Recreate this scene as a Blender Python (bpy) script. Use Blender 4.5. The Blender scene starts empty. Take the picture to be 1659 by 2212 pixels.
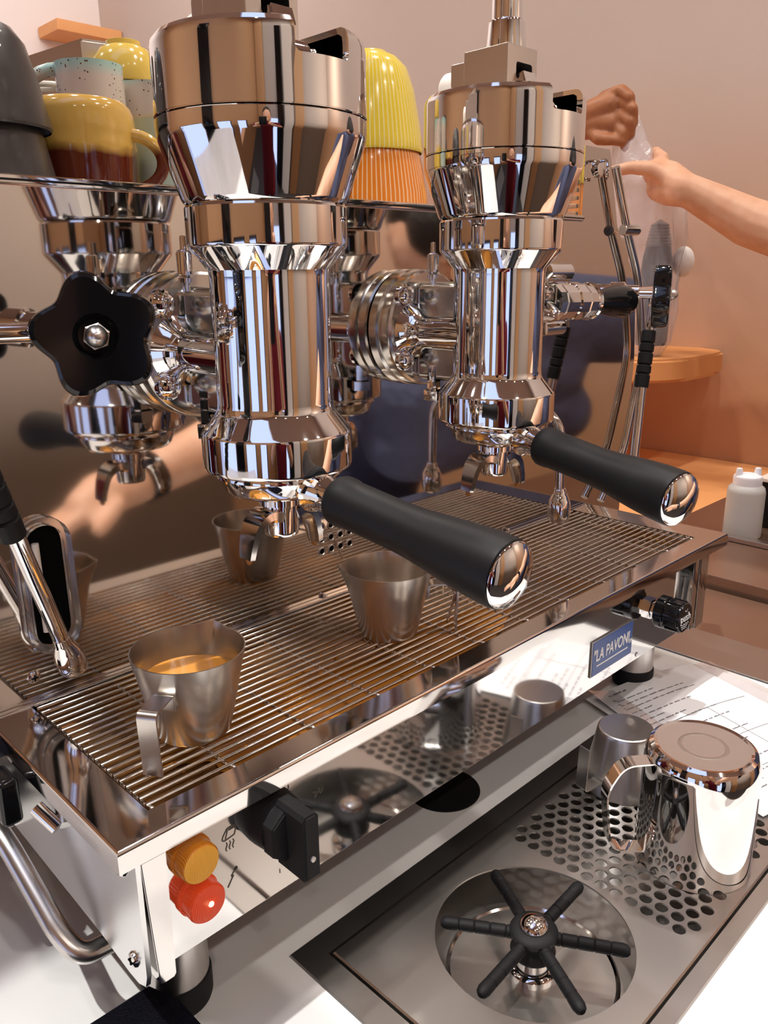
import bpy, bmesh, math, random
from mathutils import Vector, Matrix, Quaternion
random.seed(7)
PI = math.pi
S = bpy.context.scene
COL = S.collection

# ------------------------------------------------------------------ camera
cam_d = bpy.data.cameras.new('camera'); cam = bpy.data.objects.new('camera', cam_d); COL.objects.link(cam)
Rr = Vector((0.7117, -0.7024, -0.0100)); Rd = Vector((-0.2058, -0.1948, -0.9590)); Rf = Vector((0.6717, 0.6846, -0.2832))
m3 = Matrix((Rr, -Rd, -Rf)).transposed()
cam.matrix_world = Matrix.Translation((-0.1355, -0.3216, 0.2633)) @ m3.to_4x4()
cam_d.sensor_fit = 'VERTICAL'; cam_d.sensor_height = 36.0; cam_d.lens = 1749.6 / 2212 * 36.0
cam_d.clip_start = 0.01; cam_d.clip_end = 60
S.camera = cam

# ------------------------------------------------------------------ world, sun, lamps, exposure
S.view_settings.view_transform = 'Standard'; S.view_settings.look = 'None'
S.view_settings.gamma = 1.0; S.view_settings.use_curve_mapping = False
S.view_settings.exposure = 0.0
W = bpy.data.worlds.new('daylight'); S.world = W; W.use_nodes = True
nt = W.node_tree; nt.nodes.clear()
wo = nt.nodes.new('ShaderNodeOutputWorld'); bg = nt.nodes.new('ShaderNodeBackground')
bg.inputs[0].default_value = (0.50, 0.60, 1.0, 1); bg.inputs[1].default_value = 1.5
nt.links.new(bg.outputs[0], wo.inputs[0])
sd = bpy.data.lights.new('sun', 'SUN'); sd.energy = 2.7; sd.angle = math.radians(0.7); sd.color = (1.0, 0.97, 0.92)
sun = bpy.data.objects.new('sun', sd); COL.objects.link(sun)
sun.rotation_euler = Vector((-0.34, 0.075, 1.0)).to_track_quat('Z', 'Y').to_euler()
def area(name, loc, target, size, energy, color):
    l = bpy.data.lights.new(name, 'AREA'); l.shape = 'RECTANGLE'; l.size = size[0]; l.size_y = size[1]; l.energy = energy; l.color = color
    o = bpy.data.objects.new(name, l); COL.objects.link(o); o.location = loc
    o.rotation_euler = (Vector(loc) - Vector(target)).to_track_quat('Z', 'Y').to_euler(); return o
area('back_wall_fill', (0.7, 2.2, 1.75), (1.0, 3.2, 1.2), (2.2, .5), 20, (1.0, .94, .91))  # unseen fill lamp, added to brighten the back wall
area('corner_wash', (1.30, -1.35, .95), (1.70, -1.75, .25), (.25, .25), 6, (1.0, .80, .62))
DOWN = [(x, -1.55) for x in (-1.1, -.3, .5, 1.3)] + [(.7, -.75), (1.3, -.75), (.6, .05), (1.3, .05), (-.5, .75), (.3, .75), (1.1, .75), (.2, 1.6), (1.1, 1.6), (-.8, 1.6)]
for x_, y_ in DOWN:
    l_ = bpy.data.lights.new('downlight_lamp', 'SPOT'); l_.energy = 34 if y_ > 1 else (34 if (x_, y_) in ((.7, -.75), (.6, .05)) else 19); l_.spot_size = math.radians(150); l_.spot_blend = 1; l_.shadow_soft_size = .035; l_.color = (1.0, .915, .84)
    o_ = bpy.data.objects.new('downlight_lamp', l_); COL.objects.link(o_); o_.location = (x_, y_, 1.875)

# ------------------------------------------------------------------ materials
def mat(name, base=(.8, .8, .8), metal=0.0, rough=0.5, spec=0.5, trans=0.0, ior=1.45, emit=None, estr=0.0, alpha=1.0, coat=0.0):
    m = bpy.data.materials.new(name); m.use_nodes = True
    b = m.node_tree.nodes['Principled BSDF']
    b.inputs['Base Color'].default_value = (*base, 1); b.inputs['Metallic'].default_value = metal
    b.inputs['Roughness'].default_value = rough; b.inputs['Specular IOR Level'].default_value = spec
    b.inputs['Transmission Weight'].default_value = trans; b.inputs['IOR'].default_value = ior
    b.inputs['Coat Weight'].default_value = coat
    b.inputs['Alpha'].default_value = alpha
    if emit: b.inputs['Emission Color'].default_value = (*emit, 1); b.inputs['Emission Strength'].default_value = estr
    return m
def N(m, t, **k):
    n = m.node_tree.nodes.new(t)
    for a, v in k.items(): setattr(n, a, v)
    return n
def L(m, a, b): m.node_tree.links.new(a, b)
def B(m): return m.node_tree.nodes['Principled BSDF']
def objcoord(m, scale=(1, 1, 1)):
    tc = N(m, 'ShaderNodeTexCoord'); mp = N(m, 'ShaderNodeMapping'); mp.inputs['Scale'].default_value = scale
    L(m, tc.outputs['Object'], mp.inputs['Vector']); return mp.outputs[0]
def noise_color(m, c1, c2, scale=5, stretch=(1, 1, 1), lo=.35, hi=.65, detail=4):
    v = objcoord(m, stretch); n = N(m, 'ShaderNodeTexNoise'); n.inputs['Scale'].default_value = scale; n.inputs['Detail'].default_value = detail
    L(m, v, n.inputs['Vector']); r = N(m, 'ShaderNodeValToRGB'); r.color_ramp.elements[0].position = lo; r.color_ramp.elements[1].position = hi
    r.color_ramp.elements[0].color = (*c1, 1); r.color_ramp.elements[1].color = (*c2, 1)
    L(m, n.outputs[0], r.inputs[0]); L(m, r.outputs[0], B(m).inputs['Base Color']); return n, r
def noise_rough(m, lo, hi, scale=8, stretch=(1, 1, 1)):
    v = objcoord(m, stretch); n = N(m, 'ShaderNodeTexNoise'); n.inputs['Scale'].default_value = scale; n.inputs['Detail'].default_value = 2
    L(m, v, n.inputs['Vector']); r = N(m, 'ShaderNodeMapRange'); r.inputs[1].default_value = .1; r.inputs[2].default_value = .9; r.interpolation_type = 'SMOOTHSTEP'
    r.inputs[3].default_value = lo; r.inputs[4].default_value = hi
    L(m, n.outputs[0], r.inputs[0]); L(m, r.outputs[0], B(m).inputs['Roughness'])
def bump(m, scale, strength, dist=.001, stretch=(1, 1, 1), kind='ShaderNodeTexNoise'):
    v = objcoord(m, stretch); n = N(m, kind); n.inputs['Scale'].default_value = scale
    L(m, v, n.inputs['Vector']); b = N(m, 'ShaderNodeBump'); b.inputs['Strength'].default_value = strength; b.inputs['Distance'].default_value = dist
    L(m, n.outputs[0], b.inputs['Height']); L(m, b.outputs[0], B(m).inputs['Normal'])

M = {}
M['chrome'] = mat('polished_chrome', (.86, .85, .84), 1, .035)
M['mirror'] = mat('mirror_steel', (.70, .655, .61), 1, .05)
noise_rough(M['mirror'], .04, .065, 9)
M['cast'] = mat('satin_cast_chrome', (.72, .70, .66), 1, .16)
M['steel'] = mat('polished_steel', (.72, .69, .66), 1, .10)
M['lip'] = mat('lip_steel', (.78, .75, .72), 1, .07); noise_rough(M['lip'], .055, .085, 14)
M['panel'] = mat('front_panel_steel', (.80, .79, .77), 1, .07); noise_rough(M['panel'], .055, .075, 14)
M['side'] = mat('side_panel_steel', (.80, .80, .79), 1, .20)
M['brushed'] = mat('brushed_steel', (.56, .54, .52), 1, .3)
M['satin'] = mat('satin_steel', (.62, .59, .56), 1, .28)
M['jug'] = mat('worn_jug_steel', (.58, .54, .50), 1, .26); noise_color(M['jug'], (.52, .48, .44), (.66, .62, .57), 55, (1, 1, 1), .2, .8, 2)
M['rod'] = mat('grate_rod_steel', (.80, .77, .72), 1, .12)
M['black'] = mat('black_rubber', (.010, .010, .011), 0, .45, .22)
M['gloss'] = mat('black_gloss_plastic', (.006, .006, .007), 0, .09, .5)
M['matte'] = mat('black_matte', (.008, .008, .009), 0, .6, .3)
M['void'] = mat('dark_cavity', (.004, .004, .004), 0, .9, .05)
M['white'] = mat('white_paint', (.85, .85, .84), 0, .4)
M['blue'] = mat('badge_blue', (.035, .085, .30), 0, .3)
M['amber'] = mat('amber_lens', (.62, .20, .012), 0, .22, .5, emit=(1, .32, .02), estr=.04)
bump(M['amber'], 1, .6, .0006, (1400, 1, 1), 'ShaderNodeTexWave') if False else None
M['red'] = mat('red_lens', (.56, .05, .012), 0, .2, .5, emit=(1, .09, .02), estr=.22)
M['glow'] = mat('lens_filament', (1, .6, .4), 0, .3, emit=(1, .45, .25), estr=9)
M['ambertop'] = mat('amber_lens_face', (.72, .34, .03), 0, .25, emit=(1, .45, .04), estr=.10)
for k in ('amber', 'ambertop', 'red'):
    v = objcoord(M[k], (1, 1, 1)); w = N(M[k], 'ShaderNodeTexWave'); w.inputs['Scale'].default_value = 330; w.bands_direction = 'X'
    L(M[k], v, w.inputs['Vector']); b_ = N(M[k], 'ShaderNodeBump'); b_.inputs['Strength'].default_value = .5; b_.inputs['Distance'].default_value = .0004
    L(M[k], w.outputs[1], b_.inputs['Height']); L(M[k], b_.outputs[0], B(M[k]).inputs['Normal'])
M['ink'] = mat('engraved_ink', (.10, .085, .07), 0, .5)
M['counter'] = mat('white_counter', (.74, .735, .72), 0, .22, .5)
noise_color(M['counter'], (.70, .705, .70), (.77, .775, .77), 6)
M['pan'] = mat('drip_pan', (.3, .2, .12), .85, .3)
# coffee-stained pan: stains have their own shape
nn, rr = noise_color(M['pan'], (.30, .145, .045), (.40, .34, .27), 9, (1, .8, 1), .46, .66)
M['coffee'] = mat('spilt_coffee', (.32, .12, .017), 0, .05, .6)
M['crema'] = mat('espresso_crema', (.62, .25, .045), 0, .14, .5); noise_color(M['crema'], (.78, .34, .06), (.42, .14, .025), 26, (1, 1, 1), .55, .75)
M['glass'] = mat('clear_plastic', (.80, .80, .80), 0, .12, .5, trans=.92, ior=1.3)
M['paper'] = mat('paper', (.78, .78, .80), 0, .45)
M['text'] = mat('printed_text', (.16, .16, .18), 0, .6)
M['sleeve'] = mat('plastic_sleeve', (.92, .9, .95), 0, .05, .5, trans=.95, ior=1.2, alpha=.35)
M['towel'] = mat('black_towel', (.006, .006, .012), 0, .95, .1); bump(M['towel'], 900, 1.0, .002)
M['floor'] = mat('floor_tile', (.045, .040, .038), 0, .5)
M['ceil'] = mat('ceiling_paint', (.42, .30, .24), 0, .8)
M['orange'] = mat('orange_plaster', (.76, .36, .13), 0, .55); noise_color(M['orange'], (.70, .31, .11), (.80, .40, .16), 3)
M['wood'] = mat('brown_metal_top', (.33, .20, .14), .75, .30)
M['skin_b'] = mat('brown_skin', (.33, .125, .048), 0, .5); noise_color(M['skin_b'], (.29, .105, .04), (.37, .145, .058), 30)
M['skin_p'] = mat('pale_skin', (.66, .37, .23), 0, .5); noise_color(M['skin_p'], (.62, .33, .20), (.70, .41, .27), 30)
M['navy'] = mat('slate_navy_cloth', (.085, .095, .16), 0, .9, .1); bump(M['navy'], 25, .5, .02)
M['grey'] = mat('dark_grey_cloth', (.10, .09, .09), 0, .9, .1)
M['hair'] = mat('dark_hair', (.012, .008, .006), 0, .45); bump(M['hair'], 60, .8, .01, (8, 8, 1))
M['redcloth'] = mat('dark_red_cloth', (.11, .008, .014), 0, .8, .2)
# walls: lime-washed plaster; pink-to-terracotta fade paints in warm lamp and bounce light
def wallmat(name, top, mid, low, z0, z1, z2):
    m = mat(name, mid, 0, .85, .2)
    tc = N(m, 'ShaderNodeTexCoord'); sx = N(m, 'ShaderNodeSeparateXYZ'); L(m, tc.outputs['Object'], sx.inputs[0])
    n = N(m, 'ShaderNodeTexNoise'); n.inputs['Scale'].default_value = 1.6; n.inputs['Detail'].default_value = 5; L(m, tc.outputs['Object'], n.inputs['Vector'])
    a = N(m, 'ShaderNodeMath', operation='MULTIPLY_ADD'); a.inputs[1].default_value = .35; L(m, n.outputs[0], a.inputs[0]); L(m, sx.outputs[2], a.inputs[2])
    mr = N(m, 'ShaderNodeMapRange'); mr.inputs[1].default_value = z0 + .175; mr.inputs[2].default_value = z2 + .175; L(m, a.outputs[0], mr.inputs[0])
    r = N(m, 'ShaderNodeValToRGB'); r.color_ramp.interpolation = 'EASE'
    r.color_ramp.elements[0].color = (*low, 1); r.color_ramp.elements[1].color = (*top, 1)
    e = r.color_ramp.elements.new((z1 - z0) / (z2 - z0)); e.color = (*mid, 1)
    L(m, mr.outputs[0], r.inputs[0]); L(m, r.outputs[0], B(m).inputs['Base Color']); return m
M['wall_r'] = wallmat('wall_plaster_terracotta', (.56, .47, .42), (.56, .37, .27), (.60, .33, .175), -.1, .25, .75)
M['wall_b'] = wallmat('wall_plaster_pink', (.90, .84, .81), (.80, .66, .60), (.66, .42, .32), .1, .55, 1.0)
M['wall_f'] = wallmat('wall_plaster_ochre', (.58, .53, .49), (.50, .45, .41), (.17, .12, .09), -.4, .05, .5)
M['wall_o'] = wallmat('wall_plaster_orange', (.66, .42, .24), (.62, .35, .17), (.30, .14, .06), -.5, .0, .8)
# ceramics
def glaze(name, c, rough=.15): return mat(name, c, 0, rough, .55, coat=.4)
M['stone'] = glaze('dark_stoneware', (.045, .038, .034), .38); noise_color(M['stone'], (.020, .016, .014), (.045, .037, .033), 40)
M['lemon'] = glaze('lemon_glaze', (.84, .66, .06)); M['tanger'] = glaze('orange_glaze', (.78, .24, .02))
M['butter'] = glaze('butter_yellow_glaze', (.83, .60, .12))
M['greyglaze'] = glaze('grey_glaze', (.10, .09, .085), .12)
M['mint'] = glaze('mint_glaze', (.42, .52, .44), .3)
M['cream'] = mat('cream_ceramic', (.80, .74, .66), 0, .3)
M['groove'] = mat('cream_groove', (.86, .80, .40), 0, .4)
def twotone(name, lo_c, hi_c, zc, soft, rough=.12, speck=None, third=None):
    m = glaze(name, hi_c, rough)
    tc = N(m, 'ShaderNodeTexCoord'); sx = N(m, 'ShaderNodeSeparateXYZ'); L(m, tc.outputs['Object'], sx.inputs[0])
    n = N(m, 'ShaderNodeTexNoise'); n.inputs['Scale'].default_value = 45; L(m, tc.outputs['Object'], n.inputs['Vector'])
    a = N(m, 'ShaderNodeMath', operation='MULTIPLY_ADD'); a.inputs[1].default_value = soft; L(m, n.outputs[0], a.inputs[0]); L(m, sx.outputs[2], a.inputs[2])
    r = N(m, 'ShaderNodeValToRGB'); e = r.color_ramp.elements
    mr = N(m, 'ShaderNodeMapRange'); mr.inputs[1].default_value = soft * .5; mr.inputs[2].default_value = soft * .5 + .1; L(m, a.outputs[0], mr.inputs[0])
    e[0].position = zc / .1 - .03; e[0].color = (*lo_c, 1); e[1].position = zc / .1 + .03; e[1].color = (*hi_c, 1)
    if third: x = e.new(third[0] / .1); x.color = (*hi_c, 1); x = e.new(min(1, third[0] / .1 + .08)); x.color = (*third[1], 1)
    L(m, mr.outputs[0], r.inputs[0]); out = r.outputs[0]
    if speck:
        vo = N(m, 'ShaderNodeTexVoronoi'); vo.inputs['Scale'].default_value = 330; L(m, tc.outputs['Object'], vo.inputs['Vector'])
        c = N(m, 'ShaderNodeMath', operation='LESS_THAN'); c.inputs[1].default_value = .2; L(m, vo.outputs['Distance'], c.inputs[0])
        n2 = N(m, 'ShaderNodeTexNoise'); n2.inputs['Scale'].default_value = 60; L(m, tc.outputs['Object'], n2.inputs['Vector'])
        g = N(m, 'ShaderNodeMath', operation='GREATER_THAN'); g.inputs[1].default_value = .5; L(m, n2.outputs[0], g.inputs[0])
        mu = N(m, 'ShaderNodeMath', operation='MULTIPLY'); L(m, c.outputs[0], mu.inputs[0]); L(m, g.outputs[0], mu.inputs[1])
        mx = N(m, 'ShaderNodeMix', data_type='RGBA'); L(m, mu.outputs[0], mx.inputs[0]); L(m, out, mx.inputs[6]); mx.inputs[7].default_value = (.10, .035, .015, 1)
        out = mx.outputs[2]
    L(m, out, B(m).inputs['Base Color']); return m
M['mug'] = twotone('mustard_brown_glaze', (.10, .016, .006), (.62, .38, .085), .028, .012)
M['speck'] = twotone('speckled_glaze', (.74, .52, .10), (.66, .58, .50), .064, .006, .18, True, (.086, (.42, .66, .60)))

# ------------------------------------------------------------------ mesh helpers
def finish(me, angle=35):
    for p in me.polygons: p.use_smooth = True
    me.set_sharp_from_angle(angle=math.radians(angle))
def obj(name, bm, m, parent=None, angle=35, loc=None):
    me = bpy.data.meshes.new(name); bmesh.ops.recalc_face_normals(bm, faces=bm.faces); bm.to_mesh(me); bm.free()
    finish(me, angle)
    o = bpy.data.objects.new(name, me); COL.objects.link(o)
    if m is not None:
        for mm in (m if isinstance(m, (list, tuple)) else [m]): me.materials.append(mm)
    if parent is not None: o.parent = parent
    if loc is not None: o.location = loc
    wn = o.modifiers.new('w', 'WEIGHTED_NORMAL'); wn.keep_sharp = True; wn.weight = 60
    return o
def empty(name, loc, label=None, cat=None, group=None, rz=0):
    o = bpy.data.objects.new(name, None); COL.objects.link(o); o.location = loc; o.rotation_euler = (0, 0, rz); o.empty_display_size = .02
    if label: o['label'] = label
    if cat: o['category'] = cat
    if group: o['group'] = group
    return o
def tag(o, label=None, cat=None, group=None, kind=None):
    for k, v in (('label', label), ('category', cat), ('group', group), ('kind', kind)):
        if v: o[k] = v
    return o
def add_box(bm, a, b, bev=0.0, seg=2, mtx=None, mi=0):
    x0, y0, z0 = a; x1, y1, z1 = b
    r = bmesh.ops.create_cube(bm, size=1.0); vs = r['verts']
    bmesh.ops.scale(bm, vec=(abs(x1 - x0), abs(y1 - y0), abs(z1 - z0)), verts=vs)
    bmesh.ops.translate(bm, vec=((x0 + x1) / 2, (y0 + y1) / 2, (z0 + z1) / 2), verts=vs)
    fs = list({f for v in vs for f in v.link_faces})
    if bev > 0:
        es = list({e for v in vs for e in v.link_edges})
        rb = bmesh.ops.bevel(bm, geom=es, offset=bev, segments=seg, affect='EDGES', profile=.5)
        fs = [f for f in rb['faces']] + [f for f in fs if f.is_valid]; vs = list({v for f in fs for v in f.verts})
    for f in fs:
        if f.is_valid: f.material_index = mi
    if mtx is not None: bmesh.ops.transform(bm, matrix=mtx, verts=vs)
    return vs
def axis_m(origin, direction):
    q = Vector(direction).normalized().to_track_quat('Z', 'Y'); return Matrix.Translation(origin) @ q.to_matrix().to_4x4()
def add_lathe(bm, prof, seg=64, mtx=None, mi=0, fn=None):
    """prof: (r, z) list; revolved about local Z"""
    rings = []
    for r, z in prof:
        if r <= 1e-6: rings.append([bm.verts.new((0, 0, z))])
        else:
            ring = []
            for i in range(seg):
                a = 2 * PI * i / seg; p = Vector((r * math.cos(a), r * math.sin(a), z))
                if fn: p = fn(p, a)
                ring.append(bm.verts.new(p))
            rings.append(ring)
    for A, Bq in zip(rings, rings[1:]):
        if len(A) == 1 and len(Bq) == 1: continue
        for i in range(seg):
            j = (i + 1) % seg
            if len(A) == 1: f = bm.faces.new((A[0], Bq[i], Bq[j]))
            elif len(Bq) == 1: f = bm.faces.new((A[i], A[j], Bq[0]))
            else: f = bm.faces.new((A[i], A[j], Bq[j], Bq[i]))
            f.material_index = mi
    vs = [v for r in rings for v in r]
    if mtx is not None: bmesh.ops.transform(bm, matrix=mtx, verts=vs)
    return vs
def add_tube(bm, pts, rad, seg=16, cap=True, mi=0, flat=None):
    pts = [Vector(p) for p in pts]; n = len(pts)
    rads = rad if isinstance(rad, (list, tuple)) else [rad] * n
    t0 = (pts[1] - pts[0]).normalized(); up = Vector((0, 0, 1)) if abs(t0.z) < .9 else Vector((1, 0, 0))
    u = t0.cross(up).normalized(); rings = []
    for i, p in enumerate(pts):
        t = (pts[min(i + 1, n - 1)] - pts[max(i - 1, 0)]).normalized()
        u = (u - t * u.dot(t)).normalized(); v = t.cross(u)
        rings.append([bm.verts.new(p + (u * math.cos(2 * PI * k / seg) + v * math.sin(2 * PI * k / seg) * (flat or 1)) * rads[i]) for k in range(seg)])
    for A, Bq in zip(rings, rings[1:]):
        for k in range(seg):
            j = (k + 1) % seg; f = bm.faces.new((A[k], A[j], Bq[j], Bq[k])); f.material_index = mi
    if cap:
        f = bm.faces.new(rings[0]); f.material_index = mi; f = bm.faces.new(rings[-1]); f.material_index = mi
def smooth_path(pts, k=8):
    P = [Vector(p) for p in pts]; out = []
    for i in range(len(P) - 1):
        p0, p1, p2, p3 = P[max(i - 1, 0)], P[i], P[i + 1], P[min(i + 2, len(P) - 1)]
        for s in range(k):
            t = s / k
            out.append(.5 * ((2 * p1) + (-p0 + p2) * t + (2 * p0 - 5 * p1 + 4 * p2 - p3) * t * t + (-p0 + 3 * p1 - 3 * p2 + p3) * t ** 3))
    out.append(P[-1]); return out
def bend_path(pts, rad=.01, k=5):
    """straight runs with rounded elbows"""
    P = [Vector(p) for p in pts]; out = [P[0]]
    for i in range(1, len(P) - 1):
        a = (P[i - 1] - P[i]); b = (P[i + 1] - P[i]); r = min(rad, a.length * .45, b.length * .45)
        s, e = P[i] + a.normalized() * r, P[i] + b.normalized() * r
        for q in range(k + 1):
            t = q / k; out.append(s * (1 - t) ** 2 + P[i] * 2 * t * (1 - t) + e * t * t)
    out.append(P[-1]); return out
def add_prism(bm, pts2, z0, z1, mtx=None, bev=0, mi=0):
    """polygon in local XY extruded z0..z1"""
    b = [bm.verts.new((x, y, z0)) for x, y in pts2]; t = [bm.verts.new((x, y, z1)) for x, y in pts2]; n = len(b)
    fs = [bm.faces.new(b[::-1]), bm.faces.new(t)]
    for i in range(n): fs.append(bm.faces.new((b[i], b[(i + 1) % n], t[(i + 1) % n], t[i])))
    for f in fs: f.material_index = mi
    vs = b + t
    if bev:
        es = list(fs[0].edges) + list(fs[1].edges)
        r = bmesh.ops.bevel(bm, geom=es, offset=bev, segments=3, affect='EDGES'); vs = list({v for f in r['faces'] for v in f.verts} | {v for v in vs if v.is_valid})
    if mtx is not None: bmesh.ops.transform(bm, matrix=mtx, verts=vs)
def bake(o, angle=35):
    dg = bpy.context.evaluated_depsgraph_get(); me = bpy.data.meshes.new_from_object(o.evaluated_get(dg)); old = o.data
    o.modifiers.clear(); o.data = me; finish(me, angle); return o
def cut(o, cutter_bm, angle=35):
    o.modifiers.clear()
    me = bpy.data.meshes.new('cutter'); bmesh.ops.recalc_face_normals(cutter_bm, faces=cutter_bm.faces); cutter_bm.to_mesh(me); cutter_bm.free()
    c = bpy.data.objects.new('cutter', me); COL.objects.link(c)
    if o.parent is not None: c.matrix_world = o.matrix_world
    md = o.modifiers.new('b', 'BOOLEAN'); md.object = c; md.operation = 'DIFFERENCE'; md.solver = 'EXACT'
    bpy.context.view_layer.update(); bake(o, angle); bpy.data.objects.remove(c)
    wn = o.modifiers.new('w', 'WEIGHTED_NORMAL'); wn.keep_sharp = True
def text(name, body, size, m, parent, loc, rot, extrude=.0002, shear=0, sx=1.0, align='CENTER'):
    cu = bpy.data.curves.new(name, 'FONT'); cu.body = body; cu.size = size; cu.extrude = extrude; cu.shear = shear; cu.align_x = align; cu.align_y = 'CENTER'; cu.resolution_u = 3; cu.offset = size * (.012 if size > .012 else .0)
    t = bpy.data.objects.new('t', cu); COL.objects.link(t); bpy.context.view_layer.update()
    me = bpy.data.meshes.new_from_object(t.evaluated_get(bpy.context.evaluated_depsgraph_get())); bpy.data.objects.remove(t)
    me.materials.clear(); me.materials.append(m)
    o = bpy.data.objects.new(name, me); COL.objects.link(o); o.parent = parent; o.location = loc; o.rotation_euler = rot; o.scale = (sx, 1, 1); return o
def copy_tree(o, parent=None):
    c = o.copy(); COL.objects.link(c)
    if parent is not None: c.parent = parent
    for ch in [x for x in list(o.children)]: copy_tree(ch, c)
    return c
def organic(name, chains, voxel, m, parent=None, smooth=6, seg=14):
    """one continuous body surface from tapered chains [(x,y,z,r),...]"""
    bm = bmesh.new()
    for ch in chains:
        for (x, y, z, r) in ch:
            bmesh.ops.create_icosphere(bm, subdivisions=2, radius=r, matrix=Matrix.Translation((x, y, z)))
        for a, b in zip(ch, ch[1:]):
            add_tube(bm, [a[:3], b[:3]], [a[3], b[3]], seg)
    me = bpy.data.meshes.new(name); bm.to_mesh(me); bm.free()
    o = bpy.data.objects.new(name, me); COL.objects.link(o); me.materials.append(m)
    r = o.modifiers.new('r', 'REMESH'); r.mode = 'VOXEL'; r.voxel_size = voxel
    s = o.modifiers.new('s', 'SMOOTH'); s.iterations = smooth; s.factor = .5
    bpy.context.view_layer.update(); bake(o, 180)
    if parent is not None: o.parent = parent
    return o
YF = Matrix.Rotation(PI / 2, 4, 'X')     # local Z -> -Y, local Y -> Z
def yface(x, y, z): return Matrix.Translation((x, y, z)) @ YF

# ------------------------------------------------------------------ setting
ZC = -.16
def struct(name, bm, m, parent=None):
    o = obj(name, bm, m, parent); o['kind'] = 'structure'; return o
def sbox(name, a, b, m):
    bm = bmesh.new(); add_box(bm, a, b); return struct(name, bm, m)
sbox('floor', (-1.7, -2.1, -1.1), (1.8, 3.3, -1.06), M['floor'])
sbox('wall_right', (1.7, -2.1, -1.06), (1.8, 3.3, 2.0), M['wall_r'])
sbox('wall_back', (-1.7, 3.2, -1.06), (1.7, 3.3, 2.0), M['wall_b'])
# ceiling; skylight opening added and shaped to keep sun off shelf and back
bm = bmesh.new()
SK = (-1.35, .30, -.42, .30)
add_box(bm, (-1.7, SK[3], 1.9), (1.8, 3.3, 2.0)); add_box(bm, (-1.7, -2.1, 1.9), (1.8, SK[2], 2.0))
add_box(bm, (-1.7, SK[2], 1.9), (SK[0], SK[3], 2.0)); add_box(bm, (SK[1], SK[2], 1.9), (1.8, SK[3], 2.0))
struct('ceiling', bm, M['ceil'])
# front wall (behind the camera) with a glazed doorway
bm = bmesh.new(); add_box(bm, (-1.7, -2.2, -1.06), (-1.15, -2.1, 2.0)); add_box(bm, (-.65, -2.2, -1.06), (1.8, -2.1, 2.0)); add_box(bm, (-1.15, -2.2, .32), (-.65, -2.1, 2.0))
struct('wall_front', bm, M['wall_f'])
# left wall with windows
bm = bmesh.new(); add_box(bm, (-1.8, -2.2, -1.06), (-1.7, 3.3, -.80)); add_box(bm, (-1.8, -2.2, .26), (-1.7, 3.3, 2.0))
for y0, y1 in ((-2.2, -1.38), (-.92, -.66), (-.12, .42), (1.75, 3.3)): add_box(bm, (-1.8, y0, -.80), (-1.7, y1, .26))
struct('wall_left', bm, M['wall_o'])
for k, (y0, y1) in enumerate(((-1.38, -.92), (-.66, -.12), (.42, 1.75))):
    bm = bmesh.new()
    for a, b in (((-1.76, y0, -.80), (-1.72, y0 + .02, .26)), ((-1.76, y1 - .02, -.80), (-1.72, y1, .26)), ((-1.76, y0, .23), (-1.72, y1, .26))): add_box(bm, a, b)
    struct('window_%d' % (k + 1), bm, M['matte'])
# round-ended orange shelf and orange bench on the right wall
bm = bmesh.new()
pts = [(1.70, 1.6), (1.33, 1.6), (1.33, .56)] + [(1.47 - .14 * math.cos(a), .60 - .17 * math.sin(a)) for a in [i * PI / 2 / 8 for i in range(1, 9)]] + [(1.60, .43)] + [(1.62 + .08 * math.sin(a), .51 - .08 * math.cos(a)) for a in [i * PI / 2 / 6 for i in range(1, 7)]]
add_prism(bm, pts, .045, .092, bev=.006)
tag(obj('wall_shelf', bm, M['orange']), 'orange plaster wall shelf with a rounded end behind the steam pipes', 'shelf')
bm = bmesh.new(); add_box(bm, (.80, .285, -.35), (1.697, 3.195, -.158), .004)
tag(obj('orange_bench', bm, M['orange']), 'orange plastered bench running along the right wall behind the machine', 'bench')

bm = bmesh.new(); add_box(bm, (1.43, 3.02, 1.165), (1.697, 3.195, 1.205), .004)
tag(obj('wall_box', bm, M['orange']), 'orange boxed-in soffit high in the far corner above the cups', 'soffit')

# ------------------------------------------------------------------ worktops
SX0, SX1, SY0, SY1 = .117, .492, -.172, .021
bm = bmesh.new()
for a, b in (((-1.0, -.29, -.20), (SX0, .9, ZC)), ((SX1, -.29, -.20), (.695, .9, ZC)), ((SX0, SY1, -.20), (SX1, .9, ZC)), ((SX0, -.29, -.20), (SX1, SY0, ZC))):
    add_box(bm, a, b)
ct = tag(obj('worktop', bm, M['counter']), 'white stone bar worktop carrying the espresso machine', 'counter')
bm = bmesh.new(); add_box(bm, (-.98, -.27, -1.06), (.69, .88, -.20), .004); obj('counter_base', bm, M['floor'], ct)
sw = empty('steel_worktop', (.9, 0, -.2), 'brown-tinted stainless worktop to the right of the machine', 'counter')
def child_box(name, parent, boxes, m, bev=.0015):
    bm = bmesh.new()
    for a, b in boxes: add_box(bm, a, b, bev)
    o = obj(name, bm, m); o.parent = parent; o.matrix_parent_inverse = Matrix.Translation(-parent.location); return o
child_box('edge_strip', sw, [((.697, -.29, -.2), (.775, .28, -.1585))], M['brushed'])
child_box('top_plate', sw, [((.776, -.29, -.2), (.915, .28, -.160))], M['wood'])
child_box('raised_plate', sw, [((.925, -.29, -.2), (1.085, .28, -.1435))], M['wood'])
child_box('guard_rail', sw, [((1.088, -.29, -.2), (1.104, .28, -.136))], M['satin'])
child_box('rear_plate', sw, [((1.106, -.29, -.2), (1.70, .28, -.1505))], M['wood'])
child_box('gap_liner', sw, [((.914, -.29, -.2), (.926, .28, -.185))], M['void'], 0)

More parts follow.
